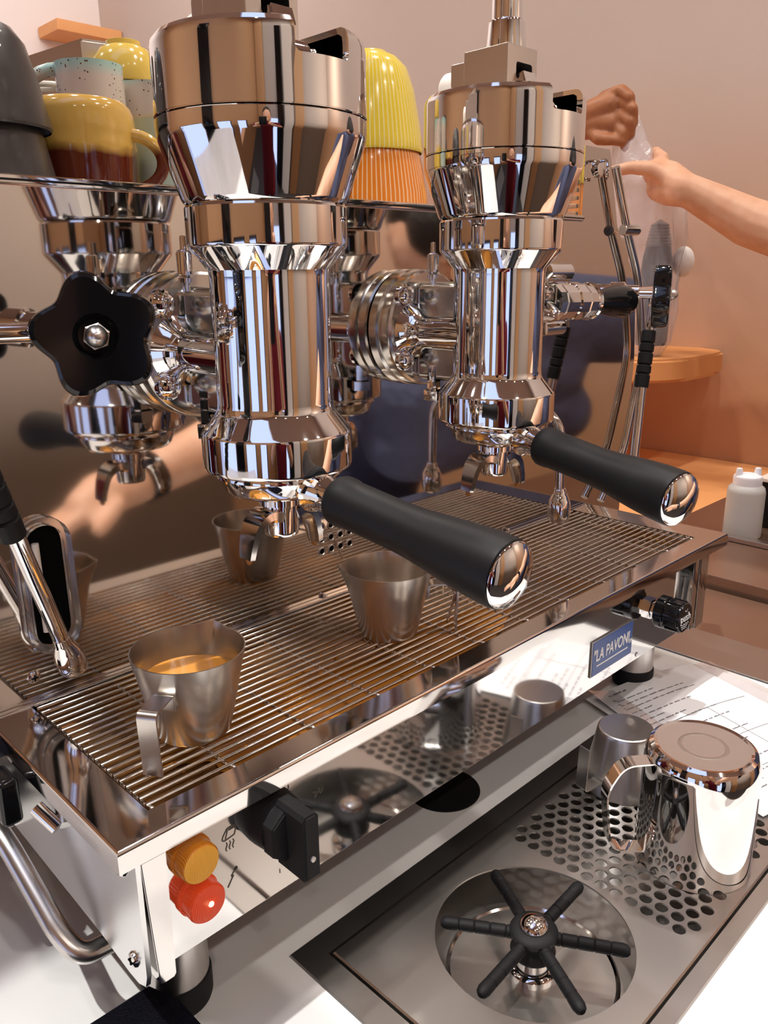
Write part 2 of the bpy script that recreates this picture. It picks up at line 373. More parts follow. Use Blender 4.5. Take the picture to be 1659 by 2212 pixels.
# ------------------------------------------------------------------ espresso machine
mc = empty('espresso_machine', (.34, .25, ZC), 'two-group chrome lever espresso machine with mirror-polished back panel and drip tray', 'espresso machine')
MI = Matrix.Translation((-.34, -.25, -ZC))
def part(name, bm, m, parent=None, label=None, angle=35):
    o = obj(name, bm, m, angle=angle)
    p = parent or mc; o.parent = p
    if p is mc: o.matrix_parent_inverse = MI
    if label: o['label'] = label
    return o
YM = .172
# body shell behind the mirror
bm = bmesh.new(); add_box(bm, (-.03, YM + .004, -.088), (.755, .50, .300), .004); part('body_shell', bm, M['steel'])
bm = bmesh.new()
pts = [(-.03, -.03), (.765, -.03), (.775, .16), (.765, .25), (.715, .31), (.690, .386), (.6425, .386), (.6425, .3125), (-.03, .3125)]
add_prism(bm, pts, -.003, 0, yface(0, YM + .003, 0) @ Matrix.Translation((0, 0, .003))); part('mirror_panel', bm, M['mirror'], label='mirror-polished steel back panel reflecting the groups and cups')
# right tower with louvres
bm = bmesh.new(); add_box(bm, (.6425, YM + .003, .29), (.6425 + .0475, .30, .386), .001); tw = part('end_tower', bm, M['mirror'])
for i in range(7):
    bm = bmesh.new(); z = .3185 + i * .0078; add_box(bm, (.6400, .178, z), (.6432, .215, z + .004), .0006); part('louvre', bm, M['satin'], tw)
bm = bmesh.new(); add_lathe(bm, [(0, 0), (.008, 0), (.009, .002), (.007, .004), (0, .005)], 20, yface(.668, YM, .3655)); 
add_tube(bm, smooth_path([(.668, .168, .373), (.664, .160, .372), (.661, .156, .364), (.664, .158, .357), (.670, .162, .356)]), .0018, 10); part('hook', bm, M['chrome'])
# cup shelf with rolled lip
bm = bmesh.new(); add_box(bm, (-.03, YM - .001, .3128), (.642, .50, .3150), .0004); add_box(bm, (-.03, YM - .0035, .3128), (.642, YM + .001, .3185), .0010)
part('cup_shelf', bm, M['lip'])
bm = bmesh.new(); add_box(bm, (-.03, YM - .0038, .3148), (.642, YM - .0033, .3160), .0001); part('shelf_groove', bm, M['matte'])
# drip tray: rim frame + pan
gx0, gx1, gy0, gy1 = .0265, .648, .0196, .1665
bm = bmesh.new()
def rimring(bm, outer, inner, z_o, z_i):
    O = [bm.verts.new((x, y, z_o)) for x, y in outer]; I = [bm.verts.new((x, y, z_i)) for x, y in inner]
    for i in range(4): bm.faces.new((O[i], O[(i + 1) % 4], I[(i + 1) % 4], I[i]))
    return O, I
outer = [(0.001, 0.001), (.679, .001), (.679, YM), (0.001, YM)]; inner = [(gx0, gy0), (gx1, gy0), (gx1, gy1), (gx0, gy1)]
O, I = rimring(bm, outer, inner, 0, -.0012)
def loop(pts, z): return [bm.verts.new((x, y, z)) for x, y in pts]
D = loop(inner, -.0045)
for i in range(4): bm.faces.new((I[i], I[(i + 1) % 4], D[(i + 1) % 4], D[i]))
prev = O
for off, z in ((.001, -.0008), (.0018, -.0025), (.0018, -.0130), (-.0005, -.0135), (-.012, -.0140)):
    pts = [(outer[0][0] - off, outer[0][1] - off), (outer[1][0] + off, outer[1][1] - off), (outer[2][0] + off, YM), (outer[3][0] - off, YM)]
    q = loop(pts, z)
    for i in range(4): bm.faces.new((prev[i], prev[(i + 1) % 4], q[(i + 1) % 4], q[i]))
    prev = q
part('tray_rim', bm, M['lip'], label='polished steel drip tray rim with rolled front lip', angle=50)
bm = bmesh.new(); a = loop(inner, -.0045); b = loop([(gx0 + .004, gy0 + .004), (gx1 - .004, gy0 + .004), (gx1 - .004, gy1 - .004), (gx0 + .004, gy1 - .004)], -.020)
for i in range(4): bm.faces.new((a[i], a[(i + 1) % 4], b[(i + 1) % 4], b[i]))
bm.faces.new(b); part('drip_pan', bm, M['pan'], label='coffee-stained drip pan under the wires')
# spilt coffee lying in the pan
bm = bmesh.new(); ctr = (.225, .068)
vs = []
for i in range(48):
    a = 2 * PI * i / 48; rx = .165 * (1 + .10 * math.sin(3 * a + 1) + .05 * math.sin(7 * a)); ry = .043 * (1 + .1 * math.sin(2 * a))
    vs.append(bm.verts.new((ctr[0] + rx * math.cos(a), ctr[1] + ry * math.sin(a), -.0190)))
bm.faces.new(vs)
part('coffee_pool', bm, M['coffee'], label='amber-brown pool of spilt coffee in the drip pan')
# rear rail & screws
bm = bmesh.new(); add_box(bm, (.001, gy1, -.006), (.679, YM, .0005), .0008); part('rear_rail', bm, M['steel'])
def screw(x, y, z, r=.0045, mtx=None):
    bm = bmesh.new(); mt = mtx or yface(x, y, z)
    add_lathe(bm, [(0, .0022), (r * .5, .0021), (r * .85, .0014), (r, 0), (r, -.001)], 24, mt)
    s = part('screw', bm, M['steel'])
    bm = bmesh.new(); add_box(bm, (-r * .5, -r * .09, .0016), (r * .5, r * .09, .0026), 0, 1, mt); add_box(bm, (-r * .09, -r * .5, .0016), (r * .09, r * .5, .0026), 0, 1, mt)
    o = obj('cross_slot', bm, M['void']); o.parent = s; return s
screw(.032, YM, .0165); screw(.640, YM, .0165)
for x in (.107, .155, .275, .53):
    bm = bmesh.new(); bmesh.ops.create_icosphere(bm, subdivisions=2, radius=.0022, matrix=Matrix.Translation((x, .1695, .0012))); part('rivet', bm, M['chrome'])
# front panel, posts
bm = bmesh.new(); add_box(bm, (.0235, .010, -.0912), (.612, .014, -.0125), .0004); fp = part('front_panel', bm, M['panel'], label='polished front panel below the drip tray')
bm = bmesh.new(); add_box(bm, (.0235, .0115, -.0926), (.612, .030, -.0912), .0003); part('panel_return', bm, M['lip'])
bm = bmesh.new(); add_prism(bm, [(.0105, -.0135), (.0245, -.0135), (.0235, -.0895), (.0222, -.091), (.0155, -.091), (.0140, -.0895)], 0, .014, yface(0, .014, 0), bev=.0005); part('corner_post', bm, M['lip'])
for a, b in (((.6115, .0005, -.088), (.6215, .012, -.013)), ((.6235, .0, -.0905), (.6335, .012, -.013))):
    bm = bmesh.new(); add_box(bm, a, b, .0012); part('corner_post', bm, M['lip'])
bm = bmesh.new(); add_box(bm, (.6345, .002, -.092), (.6480, .46, -.0135), .002); part('side_panel', bm, M['panel'])
# left side panel: slanted lower edge rounding at the front foot
bm = bmesh.new()
prof = [(.0005, -.0135), (.46, -.0135), (.46, -.060), (.20, -.083), (.055, -.0895), (.022, -.0935), (.012, -.0935), (.004, -.090), (.0015, -.082)]
mt = Matrix(((0, 0, 1, 0), (1, 0, 0, 0), (0, 1, 0, 0), (0, 0, 0, 1)))
add_prism(bm, prof, .0078, .0105, mt); part('side_panel', bm, M['side'], label='polished left side panel with slanted lower edge')
SXM = Matrix(((0, 0, -1, 0), (1, 0, 0, 0), (0, -1, 0, 0), (0, 0, 0, 1)))
for y, z in ((.016, -.0235), (.014, -.079)):
    mt = Matrix.Translation((.0078, y, z)) @ Matrix.Rotation(-PI / 2, 4, 'Y'); screw(0, 0, 0, .0045, mt)
# feet
for x, y in ((.048, .050), (.602, .052), (.048, .42), (.602, .42)):
    bm = bmesh.new(); add_lathe(bm, [(0, -.0905), (.0190, -.0905), (.0195, -.092), (.0200, -.141), (0, -.141)], 40, Matrix.Translation((x, y, 0))); f = part('foot', bm, M['satin'])
    bm = bmesh.new(); add_lathe(bm, [(0, -.141), (.0206, -.141), (.0212, -.143), (.0212, -.157), (.0203, -.16), (0, -.16)], 40, Matrix.Translation((x, y, 0))); o = obj('rubber_pad', bm, M['matte']); o.parent = f
bm = bmesh.new(); add_box(bm, (.03, .03, -.090), (.632, .45, -.034)); part('chassis', bm, M['void'])
# pilot lamps
for nm, z, ms, mf, x in (('pilot_lamp', -.0315, M['amber'], M['ambertop'], .0425), ('pilot_lamp', -.0580, M['red'], M['red'], .0445)):
    bm = bmesh.new(); add_lathe(bm, [(0, 0), (.0122, 0), (.0122, .002), (.0113, .0026), (.0113, .0105), (.0104, .0118)], 48, yface(x, .010, z))
    l = part(nm, bm, ms, label='amber ribbed pilot lamp' if ms is M['amber'] else 'lit red ribbed pilot lamp')
    bm = bmesh.new(); add_lathe(bm, [(.0104, .0118), (.007, .0124), (0, .0126)], 48, yface(x, .010, z)); o = obj('lens', bm, mf); o.parent = l
    if ms is M['red']:
        bm = bmesh.new(); bmesh.ops.create_icosphere(bm, subdivisions=2, radius=.0017, matrix=Matrix.Translation((x + .0012, -.0022, z))); o = obj('bulb_glow', bm, M['glow']); o.parent = l
# selector switch
sx, sz = .0955, -.036
bm = bmesh.new(); add_lathe(bm, [(0, 0), (.0172, 0), (.0172, .002), (.0165, .010), (.0158, .013), (0, .013)], 56, yface(sx, .010, sz))
ks = part('selector_knob', bm, M['matte'], label='black selector knob with a raised grip bar')
bm = bmesh.new(); add_prism(bm, [(-.0055, -.021), (.0055, -.021), (.0055, .017), (.0035, .0195), (-.0035, .0195), (-.0055, .017)], .012, .038, yface(sx, .010, sz), bev=.0012); o = obj('grip_bar', bm, M['matte']); o.parent = ks
bm = bmesh.new(); add_prism(bm, [(-.0055, -.016), (-.0145, -.009), (-.0145, .009), (-.0055, .016), (.0055, .016), (.0145, .009), (.0145, -.009), (.0055, -.016)], .012, .022, yface(sx, .010, sz), bev=.001); o = obj('grip_base', bm, M['matte']); o.parent = ks
bm = bmesh.new(); add_lathe(bm, [(0, .0388), (.0016, .0387), (.0020, .038), (.0020, .0375)], 16, yface(sx, .010, sz - .008)); o = obj('set_screw', bm, M['satin']); o.parent = ks
# printed marks on the panel
def strokes(name, polys, w, x, z, y=.0098, m=None):
    bm = bmesh.new()
    for pl in polys:
        for (a, b), (c, d) in zip(pl, pl[1:]):
            dx, dz = c - a, d - b; n = math.hypot(dx, dz) or 1; px, pz = -dz / n * w / 2, dx / n * w / 2
            q = [(x + a + px, y, z + b + pz), (x + a - px, y, z + b - pz), (x + c - px, y, z + d - pz), (x + c + px, y, z + d + pz)]
            vs = [bm.verts.new(p) for p in q]; bm.faces.new(vs)
    o = part(name, bm, m or M['ink']); return o
steam = [[(-.004, .001), (-.001, .005), (.004, .0055), (.0045, .002), (.0035, -.001), (-.003, -.002), (-.0045, -.001), (-.004, .001)], [(-.0005, .0045), (-.0025, -.0015)], [(0, .0045), (.0042, .0045)], [(0, .0036), (.004, .0036)]]
for i in range(3): steam.append([(-.002 + i * .0022 + .0006 * math.sin(t * 1.6), -.0035 - t * .0014) for t in range(5)])
strokes('steam_symbol', steam, .0007, .0672, -.0339)
strokes('power_symbol', [[(-.0035, -.005), (.0003, .0005), (-.0008, .0012), (.0032, .0055)], [(.0032, .0055), (.0012, .0042)], [(.0032, .0055), (.0030, .0032)], [(.0003, .0005), (.0008, .001)]], .0009, .0676, -.0617)
strokes('off_symbol', [[(.0022 * math.sin(a), .0032 * math.cos(a)) for a in [i * PI / 8 for i in range(17)]]], .0007, .1071, -.0237)
strokes('pump_symbol', [[(-.004, .001), (-.002, .002), (-.003, -.0005), (0, .001), (.002, -.002), (.004, .0)], [(-.003, -.0022), (.0035, .0022)], [(0, .0025), (.002, .0008), (.004, .002)], [(-.003, -.0032), (-.001, -.002)]], .0006, .1311, -.0381)
strokes('on_mark', [[(0, -.0015), (0, .0025)]], .0005, .1318, -.0294); strokes('stop_mark', [[(0, -.002), (0, .001)]], .0006, .1000, -.0766)
# maker's badge
bm = bmesh.new(); add_box(bm, (.4395, .0085, -.0795), (.5095, .0100, -.0452), .0004); bd = part('name_badge', bm, M['satin'], label='blue rectangular badge with white lettering')
bm = bmesh.new(); add_box(bm, (.4405, .0081, -.0785), (.5085, .0088, -.0462), .0002); o = obj('badge_field', bm, M['blue']); o.parent = bd
t = text('lettering', '"LA PAVONI\u201e', .0155, M['white'], bd, (.4742, .0079, -.0605), (PI / 2, 0, 0), .0002, .12, .735)
bm = bmesh.new(); add_box(bm, (.4470, .0077, -.0707), (.5005, .0082, -.0696)); o = obj('underline', bm, M['white']); o.parent = bd
# push tap knob at the right
kx, kz = .541, -.0435
bm = bmesh.new(); add_lathe(bm, [(0, 0), (.0105, 0), (.0105, .0045), (.0085, .005), (.0085, .013), (0, .013)], 6, yface(kx, .010, kz)); kn = part('push_knob', bm, M['chrome'], label='chrome nut with black push knob')
bm = bmesh.new(); add_lathe(bm, [(0, .0105), (.0145, .0105), (.0155, .0115), (.0155, .019), (.0140, .020), (.0145, .0335), (.0135, .0355), (0, .0358)], 48, yface(kx, .010, kz), fn=None); kk = obj('black_cap', bm, M['gloss']); kk.parent = kn
for i in range(8):
    a = i * PI / 4 + .2; bm = bmesh.new(); add_box(bm, (-.0035, .0138, .021), (.0035, .0153, .034), .0008, 2, yface(kx, .010, kz) @ Matrix.Rotation(a, 4, 'Z')); o = obj('rib', bm, M['gloss']); o.parent = kn
text('lettering', 'push', .0105, M['white'], kn, (kx, -.0262, kz + .0005), (PI / 2, 0, 0), .0002)
bm = bmesh.new()
def flatline(bm, pl, w, y):
    for (a, b), (c, d) in zip(pl, pl[1:]):
        dx, dz = c - a, d - b; n = math.hypot(dx, dz) or 1; px, pz = -dz / n * w / 2, dx / n * w / 2
        bm.faces.new([bm.verts.new(p) for p in ((a + px, y, b + pz), (a - px, y, b - pz), (c - px, y, d - pz), (c + px, y, d + pz))])
for r in range(3): flatline(bm, [(kx - .008 + .001 * i + .0015 * (r == 2 and i < 2), kz - .0055 - .0020 * r + .0007 * math.sin(i * 1.57)) for i in range(16 - 2 * r)], .0006, -.02615)
flatline(bm, [(kx - .002 + .0024 * math.cos(a) + .002, kz + .0088 - .0022 * math.sin(a)) for a in [i * PI / 8 for i in range(9)]], .0006, -.02615)
o = obj('wave_marks', bm, M['white']); o.parent = kn
bm = bmesh.new(); add_lathe(bm, [(0, .001), (.0022, .0008), (.0024, 0)], 14, yface(.5235, .010, -.0865)); part('rivet', bm, M['satin'])
# vent holes in the mirror
for r in range(3):
    for c in range(4):
        x = .2757 + c * .0103; z = .0615 - r * .0105
        bm = bmesh.new(); add_lathe(bm, [(.0022, .0002), (.0030, .0010), (.0040, .0006), (.0043, 0)], 20, yface(x, YM, z)); v = part('vent_ring', bm, M['satin'])
        bm = bmesh.new(); add_lathe(bm, [(0, .0003), (.0024, .0003)], 16, yface(x, YM, z)); o = obj('vent_hole', bm, M['void']); o.parent = v
# water level window
def stadium(hw, z0, z1, n=10):
    return [(hw * math.cos(a), z1 - hw + hw * math.sin(a)) for a in [i * PI / n for i in range(n + 1)]] + [(-hw * math.cos(a), z0 + hw - hw * math.sin(a)) for a in [i * PI / n for i in range(n + 1)]]
gcx = .0480
bm = bmesh.new(); A = stadium(.0170, .030, .121); Bq = stadium(.0122, .035, .116)
a = [[bm.verts.new((gcx + x, y, z)) for x, z in P_] for P_, y in ((A, YM - .0005), (A, YM - .006), (Bq, YM - .006), (Bq, YM - .001))]
n = len(A)
for u, v in zip(a, a[1:]):
    for i in range(n): bm.faces.new((u[i], u[(i + 1) % n], v[(i + 1) % n], v[i]))
wg = part('level_window', bm, M['glass'], label='clear plastic water level window frame')
bm = bmesh.new(); add_prism(bm, [(gcx + x, z) for x, z in Bq], 0, .0006, yface(0, YM, 0)); o = obj('dark_opening', bm, M['void']); o.parent = wg
bm = bmesh.new(); add_tube(bm, [(gcx - .005, YM - .0035, .046), (gcx - .005, YM - .0035, .105)], .0022, 12); o = obj('level_tube', bm, M['cream']); o.parent = wg

# ------------------------------------------------------------------ lever group heads
def group_head(gx, gy, lab):
    T = Matrix.Translation((gx, gy, 0))
    bm = bmesh.new()
    add_lathe(bm, [(0, .1495), (.0375, .1490), (.0430, .1492), (.0450, .1503), (.0457, .1525), (.0457, .1712), (.0452, .1727), (.0440, .1740), (.0362, .1835), (.0350, .1865), (.0347, .190),
                   (.0347, .262), (.0352, .2655), (.0452, .2775), (.0459, .2795), (.0459, .2985), (.0452, .2998), (.040, .3005)], 96, T)
    g = part('group_head', bm, M['chrome'], label=lab, angle=24)
    def sp(name, bm, m, angle=35, label=None):
        o = obj(name, bm, m, g, angle)
        if label: o['label'] = label
        return o
    bm = bmesh.new(); add_lathe(bm, [(.041, .2998), (.0440, .3000), (.0458, .3010), (.0470, .303), (.0570, .332), (.0578, .3355), (.0580, .3425), (.0572, .3432)], 96, T); sp('bell', bm, M['chrome'], 24)
    # hollow cap with lever slot
    bm = bmesh.new()
    add_lathe(bm, [(.0572, .3436), (.0580, .3442), (.0578, .3765), (.0571, .3800), (.0550, .3825), (.0522, .3835), (0, .3835), (0, .3805), (.0505, .3805), (.0530, .3790), (.0535, .3760), (.0535, .3436), (.0572, .3436)], 96, T)
    bmesh.ops.remove_doubles(bm, verts=bm.verts, dist=1e-6)
    cp = sp('cap', bm, M['chrome'], 24)
    cb = bmesh.new(); add_box(cb, (gx - .0190, gy - .09, .3668), (gx + .0145, gy + .016, .42), .0028, 3)
    bpy.context.view_layer.update(); cut(cp, cb, 24)
    bm = bmesh.new(); add_lathe(bm, [(0, .360), (.0534, .360)], 48, T); sp('cap_floor', bm, M['matte'])
    # fork block, roller, lever
    bm = bmesh.new(); add_lathe(bm, [(0, -.0085), (.0085, -.0085), (.0098, -.0072), (.0098, .0072), (.0085, .0085), (.005, .0092), (0, .0092)], 32, Matrix.Translation((gx - .0085, gy - .036, .3672)) @ Matrix.Rotation(PI / 2, 4, 'Y')); sp('roller', bm, M['chrome'])
    bm = bmesh.new(); add_box(bm, (gx + .002, gy - .042, .362), (gx + .008, gy + .004, .374), .003, 3); sp('cam_arm', bm, M['cast'])
    bm = bmesh.new(); add_box(bm, (gx - .020, gy - .017, .366), (gx + .0145, gy + .022, .4130), .0009, 2)
    bk = sp('fork_block', bm, M['satin'])
    cb = bmesh.new(); add_box(cb, (gx - .0100, gy - .05, .392), (gx + .0085, gy + .010, .4025), .002, 3); bpy.context.view_layer.update(); cut(bk, cb)
    bm = bmesh.new(); add_box(bm, (gx - .0095, gy - .006, .391), (gx + .008, gy + .009, .403)); sp('slot_void', bm, M['void'])
    bm = bmesh.new(); add_prism(bm, [(-.004, .388), (.009, .388), (.005, .3955), (-.001, .3965)], gx - .008, gx + .008, Matrix(((0, 0, 1, 0), (1, 0, 0, gy - .020), (0, 1, 0, 0), (0, 0, 0, 1))), bev=.001); sp('pawl', bm, M['chrome'])
    bm = bmesh.new(); add_box(bm, (gx - .018, gy + .021, .380), (gx + .012, gy + .036, .4075), .001, 2); sp('rear_block', bm, M['satin'])
    bm = bmesh.new(); add_lathe(bm, [(0, 0), (.0125, 0), (.0125, .012), (.0110, .0145), (0, .0150)], 32, Matrix.Translation((gx - .004, gy + .036, .3935)) @ Matrix.Rotation(-PI / 2, 4, 'X')); sp('nylon_stop', bm, M['cream'], label='cream nylon stop')
    bm = bmesh.new(); add_lathe(bm, [(0, .4125), (.0140, .4125), (.0143, .4140), (.0130, .4300), (.0121, .4315), (.0108, .4318), (.0108, .455), (.0085, .470), (.0080, .68), (0, .68)], 40, T); sp('lever_shaft', bm, M['chrome'])
    bm = bmesh.new(); add_lathe(bm, [(0, .675), (.010, .675), (.013, .69), (.0155, .76), (.014, .80), (0, .806)], 32, T); sp('lever_handle', bm, M['black'])
    # boiler flange and neck
    def ylathe(prof, x, z, m, name, seg=64, angle=30):
        bm = bmesh.new(); add_lathe(bm, [(r, -y) for r, y in prof], seg, yface(x, 0, z)); return sp(name, bm, m, angle)
    zf = .2185
    ylathe([(0, .1465), (.0450, .1465), (.0468, .1480), (.0473, .1500), (.0473, .1575), (.0460, .1590), (.0455, .1605), (.0478, .1620), (.0480, .1695), (.0470, .1712), (0, .1712)], gx, zf, M['cast'], 'flange')
    bm = bmesh.new(); add_box(bm, (gx - .0165, gy + .015, .1775), (gx + .0165, .1475, .2560), .006, 4); sp('casting', bm, M['cast'])
    for sx_ in (-1, 1):
        bm = bmesh.new(); add_lathe(bm, [(0, -(gy + .010)), (.0130, -(gy + .010)), (.0130, -.1290), (.0140, -.1350), (.0175, -.1410), (.0230, -.1470), (0, -.147)][::1], 40, yface(gx + sx_ * .0185, 0, .2165)); sp('tie_tube', bm, M['chrome'])
    for sxx in (-1, 1):
        for dz in (.0275, -.0235):
            bm = bmesh.new(); add_lathe(bm, [(0, .0098), (.004, .0092), (.0066, .0070), (.0073, .0040), (.0073, .0032), (.0088, .0030), (.0088, 0)], 24, yface(gx + sxx * .0315, .1465, zf + dz)); sp('dome_nut', bm, M['chrome'])
    bm = bmesh.new(); add_lathe(bm, [(0, .254), (.0022, .254), (.0022, .259), (.0042, .259), (.0042, .2615), (.0030, .262), (.0046, .2635), (.0046, .2755), (.0036, .277), (.0020, .2775), (.0018, .285), (0, .2855)], 16, Matrix.Translation((gx - .032, .1135, 0))); sp('bleed_valve', bm, M['chrome'])
    bm = bmesh.new(); add_lathe(bm, [(0, .1500), (.0085, .1500), (.0085, .158), (.0055, .159), (.0055, .180), (0, .18)], 6, Matrix.Translation((gx - .014, .128, .012))); sp('drain_plug', bm, M['chrome'])
    return g
GY = .0743
group_head(.1618, GY, 'left lever group head, nearer the camera'); group_head(.3788, GY, 'right lever group head')

# ------------------------------------------------------------------ steam taps, wands, hot water tap
def star(n, ro, ri, k=96):
    out = []
    for i in range(k):
        a = 2 * PI * i / k; c = .5 + .5 * math.cos(n * a); r = ri + (ro - ri) * c ** .9; out.append((r * math.cos(a), r * math.sin(a)))
    return out
def steam_tap(c, d, side, rot):
    """c: knob centre, d: outward axis"""
    n_ = Vector(d).normalized(); h_ = Vector((0, 0, 1)).cross(n_).normalized(); v_ = n_.cross(h_)
    Md = Matrix.Translation(c) @ Matrix((h_, v_, n_)).transposed().to_4x4()
    bm = bmesh.new(); add_lathe(bm, [(0, -.125), (.013, -.125), (.013, -.105), (.0105, -.104), (.0105, -.050), (.0125, -.049), (.0125, -.036), (.0095, -.034), (.0090, -.022), (.0040, -.021), (.0035, -.004), (0, -.004)], 32, Md)
    b = part('steam_tap', bm, M['chrome'])
    # star knob with rounded lobes
    bm = bmesh.new(); pr = star(5, .0322, .0248)
    lv = [(.86, -.0085), (.97, -.0075), (1.0, -.005), (1.0, .0035), (.97, .0065), (.90, .0078), (.36, .0078), (.28, .0035), (.0, .0035)]
    rings = []
    for s, z in lv:
        rings.append([bm.verts.new((x * s, y * s, z) if s > .5 else (.0315 * s * x / math.hypot(x, y), .0315 * s * y / math.hypot(x, y), z)) for x, y in pr] if s > 0 else [bm.verts.new((0, 0, z))])
    for u, v in zip(rings, rings[1:]):
        for i in range(len(pr)):
            j = (i + 1) % len(pr)
            bm.faces.new((u[i], u[j], v[j], v[i]) if len(v) > 1 else (u[i], u[j], v[0]))
    bm.faces.new(rings[0][::-1])
    bmesh.ops.transform(bm, matrix=Md @ Matrix.Rotation(rot, 4, 'Z'), verts=bm.verts)
    k = obj('star_knob', bm, M['gloss'], b, 30); k['label'] = 'black five-lobed star knob'
    bm = bmesh.new(); add_lathe(bm, [(0, .0035), (.0068, .0035), (.0068, .0085), (.0058, .0095)], 6, Md @ Matrix.Rotation(.3, 4, 'Z')); add_lathe(bm, [(.0056, .0093), (.0048, .0120), (.0028, .0145), (0, .0155)], 24, Md)
    o = obj('dome_nut', bm, M['satin'], b); o['label'] = 'dull steel dome nut'
    return b
dl = Vector((-.45, -.89, .05)); dr = Vector((.45, -.89, 0))
steam_tap((.055, .079, .234), dl, -1, math.radians(28))
steam_tap((.641, .075, .240), dr, 1, .9)
def wand(pts, rad, grip, tip, lab, er=.014):
    bm = bmesh.new(); add_tube(bm, bend_path(pts, er), rad, 20); w = part('steam_wand', bm, M['chrome'], label=lab)
    P = [Vector(p) for p in pts]
    if grip:
        a, b = Vector(grip[0]), Vector(grip[1]); d = (b - a); l = d.length; bm = bmesh.new()
        pr = [(0, 0), (.0070, 0), (.0076, .001)]
        for i in range(4): z = l * (.22 + .16 * i + (.06 if i > 1 else 0)); pr += [(.0078, z - .0015), (.0062, z), (.0078, z + .0015)]
        pr += [(.0076, l - .001), (.0070, l), (0, l)]
        add_lathe(bm, pr, 28, axis_m(a, d)); o = obj('grip_sleeve', bm, M['black'], w); o['label'] = 'black ribbed rubber grip'
    if tip:
        a = P[-1]; d = (P[-1] - P[-2]).normalized(); R_ = tip
        bm = bmesh.new(); add_lathe(bm, [(0, -.003), (R_ * .55, -.003), (R_ * .6, .001), (R_ * .62, .003), (R_ * .78, .007), (R_ * .95, .012), (R_, .017), (R_ * .97, .021), (R_ * .86, .0245), (R_ * .70, .0262), (0, .0268)], 32, axis_m(a, d)); obj('tip', bm, M['chrome'], w)
    return w
wand([(.060, .100, .236), (-.010, .112, .236), (-.006, .112, .205), (.0420, .1430, .0480)], .0050, ((.0005, .1165, .178), (.0168, .127, .125)), .0095, 'left steam wand, brushed pipe ending above the tray')
wand([(.635, .100, .242), (.700, .114, .242), (.7065, .118, .212), (.6960, .1165, .170), (.672, .108, .045)], .0050, ((.7035, .118, .200), (.6890, .1145, .140)), None, 'right steam wand with a ribbed grip')
bm = bmesh.new(); add_tube(bm, bend_path([(.688, .163, .368), (.719, .162, .306), (.752, .162, .255), (.777, .162, .165), (.744, .161, .050), (.700, .161, .0)], .02), .0046, 18)
rp = part('bent_pipe', bm, M['steel'], label='bent steel pipe clamped to the right end of the back panel')
bm = bmesh.new(); add_lathe(bm, [(0, -.011), (.0056, -.011), (.0062, -.009), (.0062, .009), (.0056, .011), (0, .011)], 24, axis_m((.722, .160, .306), (1, -.35, 0))); obj('clamp', bm, M['steel'], rp)
# hot water tap with black teardrop lever
bm = bmesh.new(); add_lathe(bm, [(0, -.02), (.0170, -.02), (.0175, -.012), (.0150, -.010), (.0165, -.008), (.0165, .010), (.0150, .011), (.0172, .0125), (.0172, .026), (.0150, .028), (.0162, .030), (.0155, .042), (.0100, .046), (.0090, .052), (0, .052)], 12, axis_m((.497, .098, .237), (1, 0, -.02)))
ht = part('water_tap', bm, M['chrome'], angle=20)
bm = bmesh.new(); add_lathe(bm, [(0, .050), (.0060, .050), (.0080, .055), (.0105, .066), (.0132, .080), (.0150, .095), (.0155, .104), (.0145, .112), (.0115, .118), (.006, .1215), (0, .122)], 40, axis_m((.497, .098, .237), (1, -.01, -.025))); o = obj('teardrop_grip', bm, M['gloss'], ht); o['label'] = 'glossy black teardrop grip'
bm = bmesh.new(); add_lathe(bm, [(.0098, .043), (.0160, .0440), (.0172, .0465), (.0160, .0490), (.0090, .0510)], 40, axis_m((.497, .098, .237), (1, 0, -.02))); obj('collar', bm, M['chrome'], ht)
bm = bmesh.new(); add_tube(bm, [(.497, .098, .237), (.497, YM, .237)], .013, 24); add_tube(bm, [(.505, .12, .262), (.540, .12, .262)], .0085, 20); add_tube(bm, [(.505, .12, .212), (.535, .12, .212)], .0065, 20); obj('tap_body', bm, M['chrome'], ht)
bm = bmesh.new(); add_tube(bm, bend_path([(.495, .125, .226), (.497, .118, .150), (.5020, .0925, .125), (.5025, .0905, .062)], .012), .0042, 18); sp_ = part('water_spout', bm, M['steel'], label='hot water outlet pipe with a bell-shaped end')
bm = bmesh.new(); add_lathe(bm, [(0, .066), (.0055, .066), (.0060, .0615), (.0078, .0590), (.0100, .0540), (.0110, .0480), (.0108, .0400), (.0098, .0350), (.0080, .0335), (0, .0335)], 36, Matrix.Translation((.5025, .0905, 0))); obj('bell_tip', bm, M['chrome'], sp_)
# pipe and black valve handles low on the left side
bm = bmesh.new(); add_tube(bm, bend_path([(-.045, .30, -.060), (-.012, .150, -.052), (-.006, .080, -.098), (.0, .066, -.109), (.040, .066, -.112)], .03, 8), .0062, 20); dp = part('drain_pipe', bm, M['satin'], label='tarnished bent pipe passing under the left side panel')
bm = bmesh.new(); add_lathe(bm, [(0, 0), (.0080, 0), (.0085, .002), (.0085, .014), (0, .014)], 24, axis_m((-.0125, .152, -.051), (.2, .95, .05))); obj('pipe_collar', bm, M['chrome'], dp)
vh = None
for a, b in (((-.034, .150, -.045), (-.020, .176, -.005)), ((-.014, .120, -.046), (-.002, .142, -.016))):
    bm = bmesh.new(); add_box(bm, a, b, .003, 3); part('valve_handle', bm, M['gloss'])
bm = bmesh.new(); add_tube(bm, [(.0, .105, -.030), (.006, .092, -.040)], .0045, 16); part('valve_stub', bm, M['chrome'])

